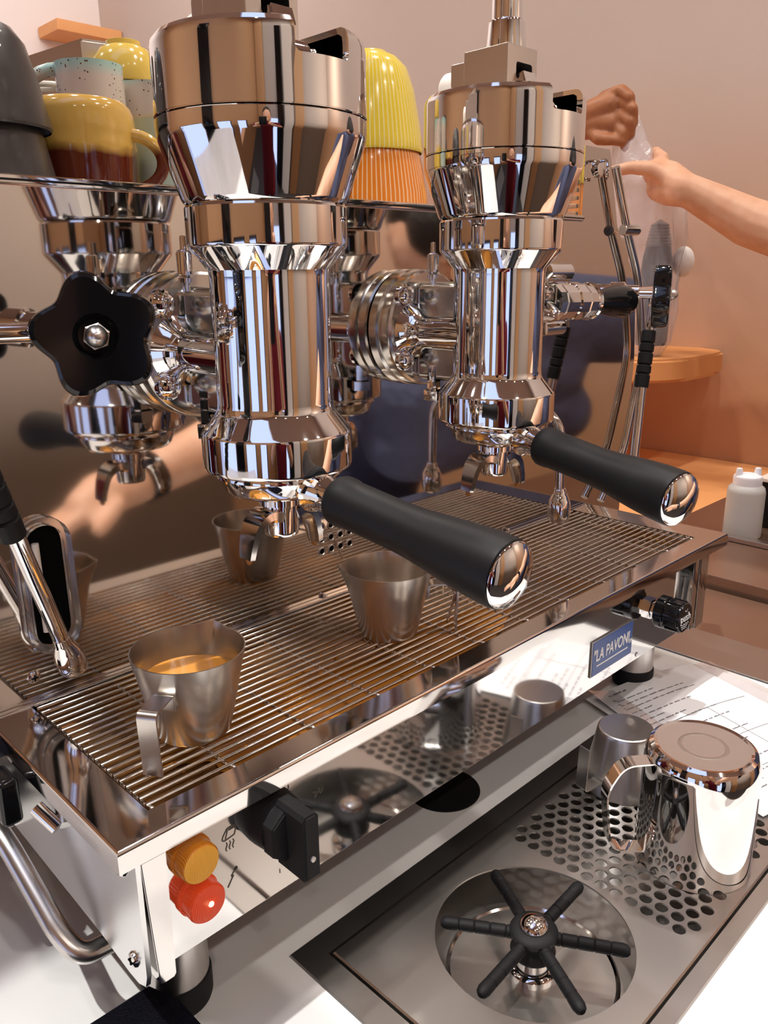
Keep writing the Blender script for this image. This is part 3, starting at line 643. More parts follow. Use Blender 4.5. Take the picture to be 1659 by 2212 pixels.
# ------------------------------------------------------------------ drip grate
gr = empty('drip_grate', (.337, .09, -.005), 'chrome wire drip grate lying in the tray under the groups', 'drip grate')
GI = Matrix.Translation((-.337, -.09, .005))
def gpart(name, bm, m=None):
    o = obj(name, bm, m or M['rod'], angle=60); o.parent = gr; o.matrix_parent_inverse = GI; return o
bm = bmesh.new(); add_tube(bm, [(.0285, 0, 0), (.6455, 0, 0)], .00125, 8); r0 = gpart('rod', bm); r0.location = (0, .0250, -.0022)
for i in range(1, 20):
    r = r0.copy(); COL.objects.link(r); r.location = (0, .0250 + i * .00735, -.0022)
bm = bmesh.new(); add_tube(bm, bend_path([(0, .163, -.0048), (0, .0245, -.0048), (0, .0215, -.0020), (0, .0212, -.010)], .003), .0014, 8); c0 = gpart('cross_bar', bm); c0.location = (.0813, 0, 0)
for x in (.0300, .1390, .1945, .2486, .3040, .3605, .4173, .4750, .5332, .5920, .6445):
    c = c0.copy(); COL.objects.link(c); c.location = (x, 0, 0)
bm = bmesh.new(); add_tube(bm, bend_path([(.3128, .066, -.004), (.3050, .050, .030), (.3110, .075, .034), (.350, .10, .020), (.356, .108, -.004)], .004), .0012, 8); gpart('lift_loop', bm)

bm = bmesh.new()
for _ in range(90):
    x_, y_ = random.gauss(.22, .11), random.uniform(.03, .16)
    if not .03 < x_ < .64: continue
    k_ = round((y_ - .0250) / .00735); r_ = random.uniform(.0005, .0011)
    bmesh.ops.create_icosphere(bm, subdivisions=1, radius=r_, matrix=Matrix.Translation((x_, .0250 + k_ * .00735, -.0009 if random.random() < .4 else -.0038)) @ Matrix.Diagonal((1.5, 1, .8, 1)))
cd_ = gpart('coffee_droplets', bm, M['coffee']); cd_['kind'] = 'stuff'

# ------------------------------------------------------------------ portafilters
def portafilter(gx, gy, rz, label):
    e = empty('portafilter', (gx, gy, .148), label, 'portafilter', 'portafilters locked in the groups', rz)
    def pp(name, bm, m, parent=None, lab=None, angle=35):
        o = obj(name, bm, m, parent or e, angle)
        if lab: o['label'] = lab
        return o
    bm = bmesh.new(); add_lathe(bm, [(.0350, .0020), (.0385, .0020), (.0395, 0), (.0395, -.0020), (.0370, -.0030), (.0362, -.0055), (.0340, -.0110), (.0315, -.0135), (.0150, -.0165), (.0135, -.0185), (.0135, -.0225), (0, -.0225)], 72); pp('basket_holder', bm, M['chrome'])
    bm = bmesh.new(); add_lathe(bm, [(0, -.0225), (.0105, -.0225), (.0112, -.0235), (.0112, -.0400), (.0105, -.0425), (0, -.0430)], 32); pp('spout_neck', bm, M['chrome'])
    # two curved open spouts
    for s, h in ((-1, 1.0), (1, .85)):
        bm = bmesh.new(); pts = smooth_path([(s * .006, 0, -.031), (s * .013, .0, -.029), (s * .0205, 0, -.0345), (s * .0245, 0, -.045), (s * .0262, 0, -.0535)], 6)
        n = len(pts); prev = None
        for i, p in enumerate(pts):
            t = (pts[min(i + 1, n - 1)] - pts[max(0, i - 1)]).normalized(); nn_ = Vector((t.z, 0, -t.x)) * (-s)  # outward/up normal
            w = .0108 * (1 - .50 * i / n); dd = .0100 * (1 - .35 * i / n)
            ring = [p + nn_ * dd * .45 + Vector((0, w, 0)), p - nn_ * dd * .1 + Vector((0, w, 0)), p - nn_ * dd * .45 + Vector((0, w * .3, 0)), p - nn_ * dd * .45 - Vector((0, w * .3, 0)), p - nn_ * dd * .1 - Vector((0, w, 0)), p + nn_ * dd * .45 - Vector((0, w, 0))]
            ring = [bm.verts.new(q) for q in ring]
            if prev:
                for k in range(6): bm.faces.new((prev[k], prev[(k + 1) % 6], ring[(k + 1) % 6], ring[k]))
            else: bm.faces.new(ring)
            prev = ring
        bm.faces.new(prev[::-1]); pp('spout', bm, M['steel'], angle=40)
        bm = bmesh.new(); bmesh.ops.create_icosphere(bm, subdivisions=2, radius=.0022, matrix=Matrix.Translation((s * .0262, 0, -.0545)) @ Matrix.Diagonal((1, 1, 1.5, 1))); pp('coffee_drop', bm, M['coffee'])
    # arm and handle along -Y, tilted down a little
    ax = axis_m((0, -.034, -.0075), (0, -.988, -.115))
    bm = bmesh.new(); add_lathe(bm, [(0, 0), (.0135, 0), (.0140, .002), (.0115, .006), (.0100, .016), (.0100, .026), (0, .026)], 36, ax); pp('arm', bm, M['chrome'])
    bm = bmesh.new(); add_lathe(bm, [(0, .0215), (.0125, .0215), (.0140, .0225), (.0149, .0245), (.0149, .030), (.0142, .032), (.0141, .040), (.0139, .060), (.0138, .074), (.0145, .088), (.0160, .102), (.0174, .116), (.0183, .130), (.0185, .141), (.0180, .1445), (0, .1445)], 56, ax); pp('handle', bm, M['black'], lab='matt black rubber handle', angle=25)
    bm = bmesh.new(); add_lathe(bm, [(.0160, .1440), (.0172, .1444), (.0175, .1456), (.0166, .1470), (.0125, .1495), (.0070, .1512), (0, .1520)], 56, ax); pp('end_cap', bm, M['chrome'], lab='domed chrome end cap')
    return e
portafilter(.1618, GY, 0, 'portafilter in the left group, black handle pointing at the viewer')
portafilter(.3788, GY, -.20, 'portafilter in the right group, black handle above the badge')

# ------------------------------------------------------------------ steel measuring jugs
def jug_mesh(R0, R1, H, spout_a, t=.0008):
    def fn(p, a):
        d = (a - spout_a + PI) % (2 * PI) - PI; k = max(0, p.z / H - .62) / .38
        if abs(d) < .30: r = math.hypot(p.x, p.y); s = 1 + .13 * k * (1 - abs(d) / .30); p.x *= s; p.y *= s; p.z += .0012 * k * (1 - abs(d) / .3)
        return p
    bm = bmesh.new(); add_lathe(bm, [(0, .0008), (R0 - .003, .0008), (R0 - .001, 0), (R0, .0012), (R0 + (R1 - R0) * .35, H * .35), (R0 + (R1 - R0) * .65, H * .65), (R0 + (R1 - R0) * .8, H * .8), (R1, H), (R1 - t, H), (R0 + (R1 - R0) * .8 - t, H * .8), (R0 + (R1 - R0) * .65 - t, H * .65), (R0 + (R1 - R0) * .35 - t, H * .35), (R0 - t - .001, .0022), (0, .0022)], 72, fn=fn)
    return bm
def strap(pts, w, th):
    """flat strap in local XZ plane, width along Y"""
    bm = bmesh.new(); P_ = [Vector(p) for p in pts]; n = len(P_); prev = None
    for i, p in enumerate(P_):
        t = (P_[min(i + 1, n - 1)] - P_[max(i - 1, 0)]).normalized(); nn_ = Vector((-t.z, 0, t.x)) * th / 2
        r = [bm.verts.new(q) for q in (p + nn_ + Vector((0, w / 2, 0)), p + nn_ - Vector((0, w / 2, 0)), p - nn_ - Vector((0, w / 2, 0)), p - nn_ + Vector((0, w / 2, 0)))]
        if prev:
            for k in range(4): bm.faces.new((prev[k], prev[(k + 1) % 4], r[(k + 1) % 4], r[k]))
        else: bm.faces.new(r)
        prev = r
    bm.faces.new(prev[::-1]); return bm
def jug(x, y, z, rz, label, H=.0535, R0=.0222, R1=.0338, coffee=None):
    e = empty('measuring_jug', (x, y, z), label, 'jug', 'small steel measuring jugs', rz)
    obj('body', jug_mesh(R0, R1, H, PI), M['jug'], e, 30)
    s = strap(bend_path([(R0 + .0075, 0, H * .62), (R0 + .0070, 0, H * .70), (R1 - .001, 0, H * .735), (R1 + .019, 0, H * .735), (R1 + .0175, 0, .001)], .004, 5), .0115, .0012)
    obj('handle', s, M['jug'], e, 50)
    bm = bmesh.new(); add_box(bm, (R0 + .0055, -.006, H * .55), (R0 + .0092, .006, H * .72), .0008); obj('handle_plate', bm, M['jug'], e)
    if coffee: pass
    return e
GT = -.0010
jug(.0865, .0712, GT, math.atan2(-.54, -.84), 'steel measuring jug of espresso at the front left of the grate')
jug(.2665, .0845, GT, -.75, 'steel measuring jug under the near portafilter handle, centre of the grate')
for x, y, h, r, lab in ((.0865, .0712, .0345, .0292, 'espresso with orange crema in the front left jug'), (.2665, .0845, .024, .0265, 'espresso in the jug at the centre of the grate')):
    bm = bmesh.new(); add_lathe(bm, [(0, h - .006), (r - .002, h - .006), (r, h), (0, h)], 48); tag(obj('espresso', bm, M['crema'], loc=(x, y, GT)), lab, 'coffee')

# ------------------------------------------------------------------ pitcher rinser station
rs = empty('rinser_station', (.30, -.08, ZC), 'recessed stainless drip plate with six-arm pitcher rinser in the worktop', 'pitcher rinser')
RI = Matrix.Translation((-.30, .08, -ZC))
def rpart(name, bm, m, lab=None, angle=35):
    o = obj(name, bm, m, angle=angle); o.parent = rs; o.matrix_parent_inverse = RI
    if lab: o['label'] = lab
    return o
fx0, fx1, fy0, fy1 = .1133, .4955, -.1765, .0241; ix0, ix1, iy0, iy1 = .1325, .4765, -.1650, .0072
bm = bmesh.new()
def quadring(bm, o, i, zo, zi):
    Ov = [bm.verts.new((*p, zo)) for p in o]; Iv = [bm.verts.new((*p, zi)) for p in i]
    for k in range(4): bm.faces.new((Ov[k], Ov[(k + 1) % 4], Iv[(k + 1) % 4], Iv[k]))
def rect(a, b, c, d): return [(a, b), (c, b), (c, d), (a, d)]
o1 = rect(fx0, fy0, fx1, fy1); o2 = rect(fx0 + .0008, fy0 + .0008, fx1 - .0008, fy1 - .0008); i1 = rect(ix0, iy0, ix1, iy1)
quadring(bm, o1, o2, -.1600, -.1586); quadring(bm, o2, i1, -.1586, -.1592); quadring(bm, i1, i1, -.1592, -.172)
bmesh.ops.remove_doubles(bm, verts=bm.verts, dist=1e-6)
rpart('frame', bm, M['brushed'])
# perforated plate
px0, px1, py0, py1 = .1345, .4750, -.1632, .0052; ZP = -.1578; CX, CY, CR = .2366, -.0792, .0652
bm = bmesh.new(); TH = .0014
def holecell(bm, x0, x1, y0, y1, cx, cy, r, seg, depth=TH):
    top, low, edge = [], [], []
    for k in range(seg):
        a = 2 * PI * (k + .5) / seg; c, s = math.cos(a), math.sin(a)
        top.append(bm.verts.new((cx + r * c, cy + r * s, ZP))); low.append(bm.verts.new((cx + r * c, cy + r * s, ZP - depth)))
        t = min(((x1 - cx) / c if c > 0 else (x0 - cx) / c) if abs(c) > 1e-9 else 9, ((y1 - cy) / s if s > 0 else (y0 - cy) / s) if abs(s) > 1e-9 else 9)
        edge.append((cx + t * c, cy + t * s))
    ev = [bm.verts.new((*e, ZP)) for e in edge]; cor = {}
    for k in range(seg):
        j = (k + 1) % seg; a, b = edge[k], edge[j]
        bm.faces.new((top[k], top[j], low[j], low[k]))
        if abs(a[0] - b[0]) < 1e-9 or abs(a[1] - b[1]) < 1e-9: bm.faces.new((ev[k], ev[j], top[j], top[k]))
        else:
            co = (x1 if max(a[0], b[0]) > cx and abs(max(a[0], b[0]) - x1) < 1e-9 else x0, y1 if max(a[1], b[1]) > cy and abs(max(a[1], b[1]) - y1) < 1e-9 else y0)
            cv = bm.verts.new((*co, ZP)); bm.faces.new((ev[k], cv, ev[j], top[j], top[k]))
def flat(bm, x0, x1, y0, y1):
    if x1 - x0 > 1e-6 and y1 - y0 > 1e-6: bm.faces.new([bm.verts.new((*p, ZP)) for p in rect(x0, y0, x1, y1)])
XH = .3045; AH, PH, HR = .00978, .01172, .00445
holecell(bm, px0 + .001, XH - .001, py0 + .001, py1 - .001, CX, CY, CR, 96)
flat(bm, XH - .001, XH, py0 + .001, py1 - .001)
x = XH; i = 0
while x + AH < px1 - .006:
    cx = x + AH / 2; y = -.0157 + (PH / 2 if i % 2 else 0); ys = []
    if y > -.0065: y -= PH
    while y > -.1525: ys.append(y); y -= PH
    flat(bm, x, x + AH, ys[0] + PH / 2, py1 - .001); flat(bm, x, x + AH, py0 + .001, ys[-1] - PH / 2)
    for yy in ys: holecell(bm, x, x + AH, yy - PH / 2, yy + PH / 2, cx, yy, HR, 20)
    x += AH; i += 1
flat(bm, x, px1 - .001, py0 + .001, py1 - .001)
quadring(bm, rect(px0, py0, px1, py1), rect(px0 + .001, py0 + .001, px1 - .001, py1 - .001), ZP - .0012, ZP); quadring(bm, rect(px0, py0, px1, py1), rect(px0, py0, px1, py1), ZP - .012, ZP - .0012)
bmesh.ops.remove_doubles(bm, verts=bm.verts, dist=1e-6)
pl = rpart('perforated_plate', bm, M['brushed'], 'brushed steel plate with round drain holes and a large rinser opening')
pl.modifiers.clear()
for p_ in pl.data.polygons: p_.use_smooth = False
bm = bmesh.new(); add_box(bm, (fx0 + .003, fy0 + .003, -.196), (fx1 - .003, fy1 - .003, -.186)); rpart('sump', bm, M['satin'])
bm = bmesh.new(); quadring(bm, rect(fx0 + .003, fy0 + .003, fx1 - .003, fy1 - .003), rect(fx0 + .003, fy0 + .003, fx1 - .003, fy1 - .003), -.186, -.160); rpart('sump_wall', bm, M['satin'])
bm = bmesh.new(); add_lathe(bm, [(.0545, -.1860), (.0560, -.1848), (.0575, -.1860)], 64, Matrix.Translation((CX, CY, 0))); rpart('bowl_ring', bm, M['steel'])
bm = bmesh.new(); add_lathe(bm, [(0, -.186), (.0165, -.186), (.0165, -.1815), (.0150, -.180), (.0125, -.1795), (.0125, -.168), (0, -.168)], 40, Matrix.Translation((CX, CY, 0))); rpart('valve_base', bm, M['chrome'])
bm = bmesh.new(); add_lathe(bm, [(0, -.170), (.0145, -.170), (.0150, -.168), (.0125, -.160), (.0130, -.157), (.0155, -.1555), (.0160, -.1530), (.0145, -.1510), (.0110, -.1498), (0, -.1498)], 40, Matrix.Translation((CX, CY, 0))); sn = rpart('spinner', bm, M['matte'])
for a0 in (3, 63, 124, 184, 243, 302):
    a = math.radians(a0); bm = bmesh.new(); pr = [(0, .008), (.0042, .008)]
    for q in range(4): z = .018 + q * .0105; pr += [(.0042, z - .0008), (.0036, z), (.0042, z + .0008)]
    pr += [(.0044, .0570), (.0036, .0600), (.002, .0615), (0, .0617)]
    add_lathe(bm, pr, 16, axis_m((CX, CY, -.1570), (math.cos(a), math.sin(a), 0))); o = obj('arm', bm, M['matte'], sn)
bm = bmesh.new(); add_lathe(bm, [(.0098, -.1498), (.0098, -.1488), (.0088, -.1464), (.0062, -.1444), (.003, -.1433), (0, -.1430)], 36, Matrix.Translation((CX, CY, 0))); hb = rpart('hub_cap', bm, M['steel'], 'domed chrome hub with spray holes')
for a in range(5):
    bm = bmesh.new(); add_lathe(bm, [(0, .0003), (.0009, .0003), (.0010, -.0005)], 10, Matrix.Translation((CX, CY, -.1490)) @ Matrix.Rotation(a * 1.257 + .4, 4, 'Z') @ Matrix.Rotation(.62, 4, 'Y') @ Matrix.Translation((0, 0, .0058))); obj('spray_hole', bm, M['void'], hb)
# grommet in the worktop under the machine
bm = bmesh.new(); add_lathe(bm, [(0, .0008), (.0300, .0008), (.0312, 0)], 48); gm = tag(obj('cable_grommet', bm, M['matte'], loc=(.3165, .0700, ZC)), 'round black cable grommet in the white worktop beneath the machine', 'grommet')

# ------------------------------------------------------------------ upturned vessels on the plate
cu = empty('espresso_jug', (.4290, -.0340, ZP), 'small tapered steel jug upside down on the perforated plate', 'jug')
bm = bmesh.new(); add_lathe(bm, [(.0325, 0), (.0330, .0006), (.0300, .016), (.0262, .035), (.0235, .0500), (.0226, .0528), (.0216, .0534), (0, .0531)], 64); obj('body', bm, M['satin'], cu, 28)
s = strap(bend_path([(.0300, 0, .0160), (.0305, 0, .012), (.0335, 0, .0125), (.0500, 0, .0125), (.0480, 0, .0500)], .003, 4), .0110, .0012)
o = obj('handle', s, M['satin'], cu, 50); cu.rotation_euler = (0, 0, math.radians(168))
mj = empty('milk_pitcher', (.3835, -.1175, ZP), 'large shiny steel milk pitcher standing upside down on the plate', 'pitcher')
bm = bmesh.new(); add_lathe(bm, [(.0408, 0), (.0414, .0008), (.0412, .003), (.0408, .030), (.0404, .060), (.0400, .083), (.0390, .0885), (.0368, .0925), (.0340, .0942), (.0318, .0936), (.0305, .0932), (0, .0930)], 96); obj('body', bm, M['chrome'], mj, 28)
bm = bmesh.new(); add_lathe(bm, [(.0145, .0931), (.0160, .0934), (.0175, .0931)], 48); obj('base_stamp', bm, M['satin'], mj)
bm = bmesh.new(); add_prism(bm, [(.036, -.012), (.0520, 0), (.036, .012)], .0, .012, bev=.002); o = obj('pouring_lip', bm, M['chrome'], mj); o.rotation_euler = (0, 0, PI)
s = strap(bend_path([(.0390, 0, .0850), (.0600, 0, .0850), (.0720, 0, .0640), (.0660, 0, .0160), (.0405, 0, .0120)], .009, 6), .0120, .0013); o = obj('handle', s, M['chrome'], mj, 50)
mj.rotation_euler = (0, 0, math.radians(142))

# ------------------------------------------------------------------ printed sheets
def sheet(name, cx, cy, rz, w, h, label, lines, fn, curlm):
    e = empty(name, (cx, cy, -.1575), label, 'paper sheet', None, rz)
    bm = bmesh.new(); nx, ny = 28, 28; g = [[None] * (ny + 1) for _ in range(nx + 1)]
    for i in range(nx + 1):
        for j in range(ny + 1):
            x, y = (i / nx - .5) * w, (j / ny - .5) * h; g[i][j] = bm.verts.new((x, y, fn(x, y)))
    for i in range(nx):
        for j in range(ny): bm.faces.new((g[i][j], g[i + 1][j], g[i + 1][j + 1], g[i][j + 1]))
    obj('page', bm, curlm, e, 60)
    bm = bmesh.new()
    if name == 'recipe_sheet':
        for u0, v0, u1, v1 in ((-.066, .028, .066, .0285), (-.066, -.020, .066, -.0195), (-.066, -.062, .066, -.0615), (.012, -.062, .0125, .028)):
            for q in range(12):
                aa, bb = q / 12, (q + 1) / 12; xa, xb = (u0 + (u1 - u0) * aa, u0 + (u1 - u0) * bb) if u1 - u0 > .01 else (u0, u1); ya, yb = (v0, v1) if u1 - u0 > .01 else (v0 + (v1 - v0) * aa, v0 + (v1 - v0) * bb)
                bm.faces.new([bm.verts.new((u, v, fn(u, v) + .0004)) for u, v in ((xa, ya), (xb, ya), (xb, yb), (xa, yb))])
    for (x0, y, words, k) in lines:
        x = x0
        for _ in range(words):
            l = random.uniform(.004, .011); hh = .0011 * k
            n = max(1, int(l / .0012))
            for q in range(n):
                a = x + q * l / n; b = a + l / n * .72; d_ = hh * random.uniform(.6, 1.0)
                bm.faces.new([bm.verts.new((u, v, fn(u, v) + .0004)) for u, v in ((a, y), (b, y), (b, y + d_), (a, y + d_))])
            x += l + .0022
            if x > w / 2 - .008: break
    o = obj('printed_text', bm, M['text'], e); o['kind'] = 'stuff'
    return e
lines = [(-.060, .094, 3, 2.2)] + [(-.055 if r % 4 else -.062, .082 - r * .0078, random.choice((3, 5, 9, 9, 6)), 1.5) for r in range(22)]
e1 = sheet('recipe_sheet', .5666, -.0600, -.30, .150, .212, 'white printed instruction sheet behind the milk pitcher, text in rows', lines, lambda x, y: .0045 + .0030 * math.sin(x * 28 + 1), M['paper'])
lines = [(-.070, .048 - r * .0078, random.choice((4, 8, 9, 7)), 1.5) for r in range(13)]
e2 = sheet('laminated_sheet', .592, -.028, -.28, .165, .120, 'laminated printed sheet with a curled corner by the right foot of the machine', lines, lambda x, y: .0012 + .010 * max(0, (-x - .04) / .05) ** 2 * max(0, (y) / .07), M['paper'])
bm = bmesh.new(); nx = 12
for i in range(nx):
    x0, x1 = (i / nx - .5) * .178, ((i + 1) / nx - .5) * .178
    f = lambda x, y: .0030 + .012 * max(0, (-x - .04) / .05) ** 2 * max(0, y / .07)
    bm.faces.new([bm.verts.new((x, y, f(x, y))) for x, y in ((x0, -.066), (x1, -.066), (x1, .066), (x0, .066))])
bmesh.ops.remove_doubles(bm, verts=bm.verts, dist=1e-5); obj('clear_film', bm, M['sleeve'], e2)

# ------------------------------------------------------------------ black towel
tw = empty('bar_towel', (-.02, -.02, ZC), 'folded black bar towel at the foot of the front left leg', 'towel')
for lay in range(4):
    bm = bmesh.new(); z0 = ZC + .0006 + lay * .0078; ox = .001 * math.sin(lay * 2.1)
    add_prism(bm, [(-.115 + ox, -.130), (.0365 - ox, -.130), (.0335 - ox, .022), (.0262 - ox, .0445 - .001 * lay), (-.115 + ox, .0445)], z0, z0 + .0078, bev=.0032)
    o = obj('towel_fold', bm, M['towel'], angle=180); o.modifiers.clear(); o.parent = tw; o.matrix_parent_inverse = Matrix.Translation((.02, .02, -ZC))

# ------------------------------------------------------------------ squeeze bottle and box on the steel worktop
sb = empty('squeeze_bottle', (1.150, .163, -.1505), 'translucent plastic squeeze bottle with two-horned cap on the steel worktop', 'bottle')
M['milky'] = mat('milky_plastic', (.70, .70, .67), 0, .35, .4, trans=.25)
M['milkycap'] = mat('milky_cap', (.86, .86, .90), 0, .4)
bm = bmesh.new(); add_lathe(bm, [(0, 0), (.027, 0), (.029, .003), (.0287, .074), (.0270, .081), (.0215, .086), (0, .087)], 40); obj('body', bm, M['milky'], sb)
bm = bmesh.new(); add_lathe(bm, [(0, .085), (.0215, .085), (.0220, .097), (.0205, .100), (.0120, .103), (.009, .1035), (0, .104)], 40); obj('cap', bm, M['milkycap'], sb)
for a in (-.75, PI - .75):
    bm = bmesh.new(); add_lathe(bm, [(0, .096), (.0060, .096), (.0052, .108), (.0042, .112), (0, .113)], 16, Matrix.Translation((.0150 * math.cos(a), .0150 * math.sin(a), 0))); obj('nozzle', bm, M['milkycap'], sb)
bm = bmesh.new(); add_box(bm, (1.215, .07, -.1505), (1.33, .165, -.072), .003); bx = tag(obj('counter_box', bm, M['matte']), 'dark box behind the squeeze bottle', 'box')
bm = bmesh.new(); add_box(bm, (1.210, .06, -.072), (1.335, .170, -.066), .001); o = obj('lid', bm, M['cream'], bx)

# ------------------------------------------------------------------ cups on the shelf
ZS = .3152
def revolve_thing(name, prof, m, loc, label, cat, group=None, seg=72, fn=None, rot=None):
    bm = bmesh.new(); add_lathe(bm, prof, seg, fn=fn); o = obj(name, bm, m, loc=loc, angle=40); tag(o, label, cat, group)
    if rot: o.rotation_euler = rot
    return o
def ear(R, z0, z1, out, rad, m, parent, ang, flat=None, name='handle'):
    bm = bmesh.new(); zc = (z0 + z1) / 2; hh = (z1 - z0) / 2
    pts = [(R - .003 + (out + .003) * math.sin(t), 0, zc + hh * math.cos(t)) for t in [i * PI / 14 for i in range(15)]]
    add_tube(bm, pts, rad, 14, flat=flat); o = obj(name, bm, m, parent, 60); o.rotation_euler = (0, 0, ang); return o
# ribbed inverted cups between the groups
def ribbed(p, a):
    r = math.hypot(p.x, p.y); k = 1 - .006 * (1 if int(a / (2 * PI) * 144) % 2 else 0); return Vector((p.x * k, p.y * k, p.z))
def ribmat(name, c, line, n=72):
    m = mat(name, c, 0, .16, .55, coat=.4); tc = N(m, 'ShaderNodeTexCoord'); sx = N(m, 'ShaderNodeSeparateXYZ'); L(m, tc.outputs['Object'], sx.inputs[0])
    at = N(m, 'ShaderNodeMath', operation='ARCTAN2'); L(m, sx.outputs[1], at.inputs[0]); L(m, sx.outputs[0], at.inputs[1])
    mu = N(m, 'ShaderNodeMath', operation='MULTIPLY'); mu.inputs[1].default_value = n; L(m, at.outputs[0], mu.inputs[0])
    si = N(m, 'ShaderNodeMath', operation='SINE'); L(m, mu.outputs[0], si.inputs[0])
    r = N(m, 'ShaderNodeValToRGB'); r.color_ramp.elements[0].position = .55; r.color_ramp.elements[0].color = (*c, 1); r.color_ramp.elements[1].position = .92; r.color_ramp.elements[1].color = (*line, 1)
    L(m, si.outputs[0], r.inputs[0]); L(m, r.outputs[0], B(m).inputs['Base Color']); return m
M['rib_y'] = ribmat('ribbed_lemon', (.82, .62, .05), (.88, .78, .35)); M['rib_o'] = ribmat('ribbed_orange', (.76, .22, .015), (.90, .62, .35), 78)
cxr, cyr = .4300, .268
revolve_thing('ribbed_cup', [(.0535, 0), (.0545, .002), (.0530, .018), (.0480, .044), (.0440, .062), (.0360, .070), (0, .072)], M['rib_o'], (cxr, cyr, ZS), 'orange ribbed cup upside down under the yellow one', 'cup', 'ribbed cups stacked upside down')
revolve_thing('ribbed_cup', [(.0478, 0), (.0490, .002), (.0482, .010), (.0455, .028), (.0410, .052), (.0345, .071), (.0255, .080), (.0175, .0835), (.0160, .0850), (0, .0850)], M['rib_y'], (cxr, cyr, ZS + .0535), 'lemon yellow ribbed cup upside down on the orange one', 'cup', 'ribbed cups stacked upside down')
# two-tone mug
mg = empty('mug', (.1420, .252, ZS), 'mustard-yellow over dark brown glazed mug at the front of the cup shelf', 'mug')
bm = bmesh.new(); pr = [(0, 0), (.0315, 0), (.0335, .002), (.0345, .020), (.0350, .030), (.0357, .0315), (.0352, .034), (.0354, .040), (.0358, .043), (.0350, .052), (.0335, .0565), (.0300, .0600), (.0270, .0610), (.0262, .0595), (.0290, .055), (.031, .006), (0, .005)]
add_lathe(bm, pr, 72); obj('body', bm, M['mug'], mg, 60); ear(.0340, .0045, .0400, .0205, .0043, M['mug'], mg, -.80)
# speckled cups lying behind
for x, y, z, a, tilt, lab, g in ((.1765, .301, ZS, 2.55, .10, 'speckled cup with pale handle, left of the pair behind the mustard mug', 0), (.2290, .306, ZS, 2.70, 0, 'speckled cup with pale handle, right of the pair, beside the near group', 1)):
    e = empty('speckled_cup', (x, y, z), lab, 'cup', 'speckled cups on the shelf')
    H = .096 - g * .006
    bm = bmesh.new(); add_lathe(bm, [(0, 0), (.019, 0), (.022, .004), (.0245, .02), (.0250, .04), (.0238, H - .006), (.0242, H), (.0222, H), (.0218, H - .006), (.022, .03), (.019, .006), (0, .006)], 56); obj('body', bm, M['speck'], e, 60)
    ear(.0238, H - .056, H - .003, .0260, .0058, M['speck'], e, a, .8)
# dark stoneware cups stacked upside down at the far left
dk = []
for z, s, lab in ((0, 1.0, 'dark charcoal stoneware cup upside down at the left end of the shelf, lower of two'), (.0335, 1.0, 'dark charcoal stoneware cup upside down, upper of the two at the left end')):
    revolve_thing('stoneware_cup', [(.0395, 0), (.0405, .0015), (.0402, .004), (.0388, .010), (.0350, .030), (.0300, .048), (.0240, .056), (.0200, .058), (0, .0585)], M['stone'], (.0690, .232, ZS + z), lab, 'cup', 'stacked dark stoneware cups')
# yellow bowl, grey glazed pot, mint cup, steel canister behind
revolve_thing('footed_bowl', [(.0270, 0), (.0278, .0012), (.0275, .008), (.0255, .018), (.0195, .0265), (.0140, .0290), (.0137, .0325), (.0125, .0330), (.0112, .0305), (0, .0303)], M['butter'], (.2385, .360, ZS + .0995), 'butter-yellow bowl upside down on the speckled cup, foot ring showing', 'bowl')
e = empty('speckled_cup', (.2385, .360, ZS), 'speckled cup hidden under the upturned yellow bowl', 'cup', 'speckled cups on the shelf')
bm = bmesh.new(); add_lathe(bm, [(0, 0), (.019, 0), (.023, .004), (.026, .04), (.0265, .099), (0, .0992)], 56); obj('body', bm, M['speck'], e, 60)
gp = empty('glazed_pot', (.1270, .347, ZS), 'dark grey glazed pot with a collar behind the stoneware cups', 'pot')
bm = bmesh.new(); add_lathe(bm, [(0, 0), (.033, 0), (.037, .01), (.0385, .04), (.036, .068), (.028, .084), (.019, .090), (.0185, .112), (.0165, .1125), (.016, .09), (0, .089)], 56); obj('body', bm, M['greyglaze'], gp)
bm = bmesh.new(); R_ = .013
add_tube(bm, [(.040 + R_ * 1.4 * math.cos(t), 0, .090 + .004 * math.sin(t)) if 0 else (.030 + .018 * math.cos(t), .012 * math.sin(t), .0865 + .002 * math.cos(t)) for t in [i * 2 * PI / 20 for i in range(21)]], .0022, 10); obj('ring_handle', bm, M['cream'], gp)
revolve_thing('mint_cup', [(0, 0), (.018, 0), (.020, .003), (.0215, .05), (.0220, .056), (.0205, .056), (.019, .006), (0, .005)], M['mint'], (.2070, .2560, ZS), 'pale mint cup seen through the handle of the mustard mug', 'cup')
cn = empty('steel_canister', (.286, .445, ZS), 'tall boxy canister with a ribbed right side at the back of the shelf', 'canister', None, .12)
bm = bmesh.new(); add_prism(bm, [(-.075, .055), (-.075, -.045), (-.030, -.060), (.105, -.060), (.105, .055)], 0, .1380, bev=.003); obj('body', bm, M['satin'], cn)
M['stripe'] = mat('striped_card', (.52, .36, .27), 0, .5)
for i in range(20):
    bm = bmesh.new(); x = -.012 + i * .0058; add_box(bm, (x, -.0618, .004), (x + .0028, -.0598, .132), .0004); obj('rib', bm, M['stripe'], cn)

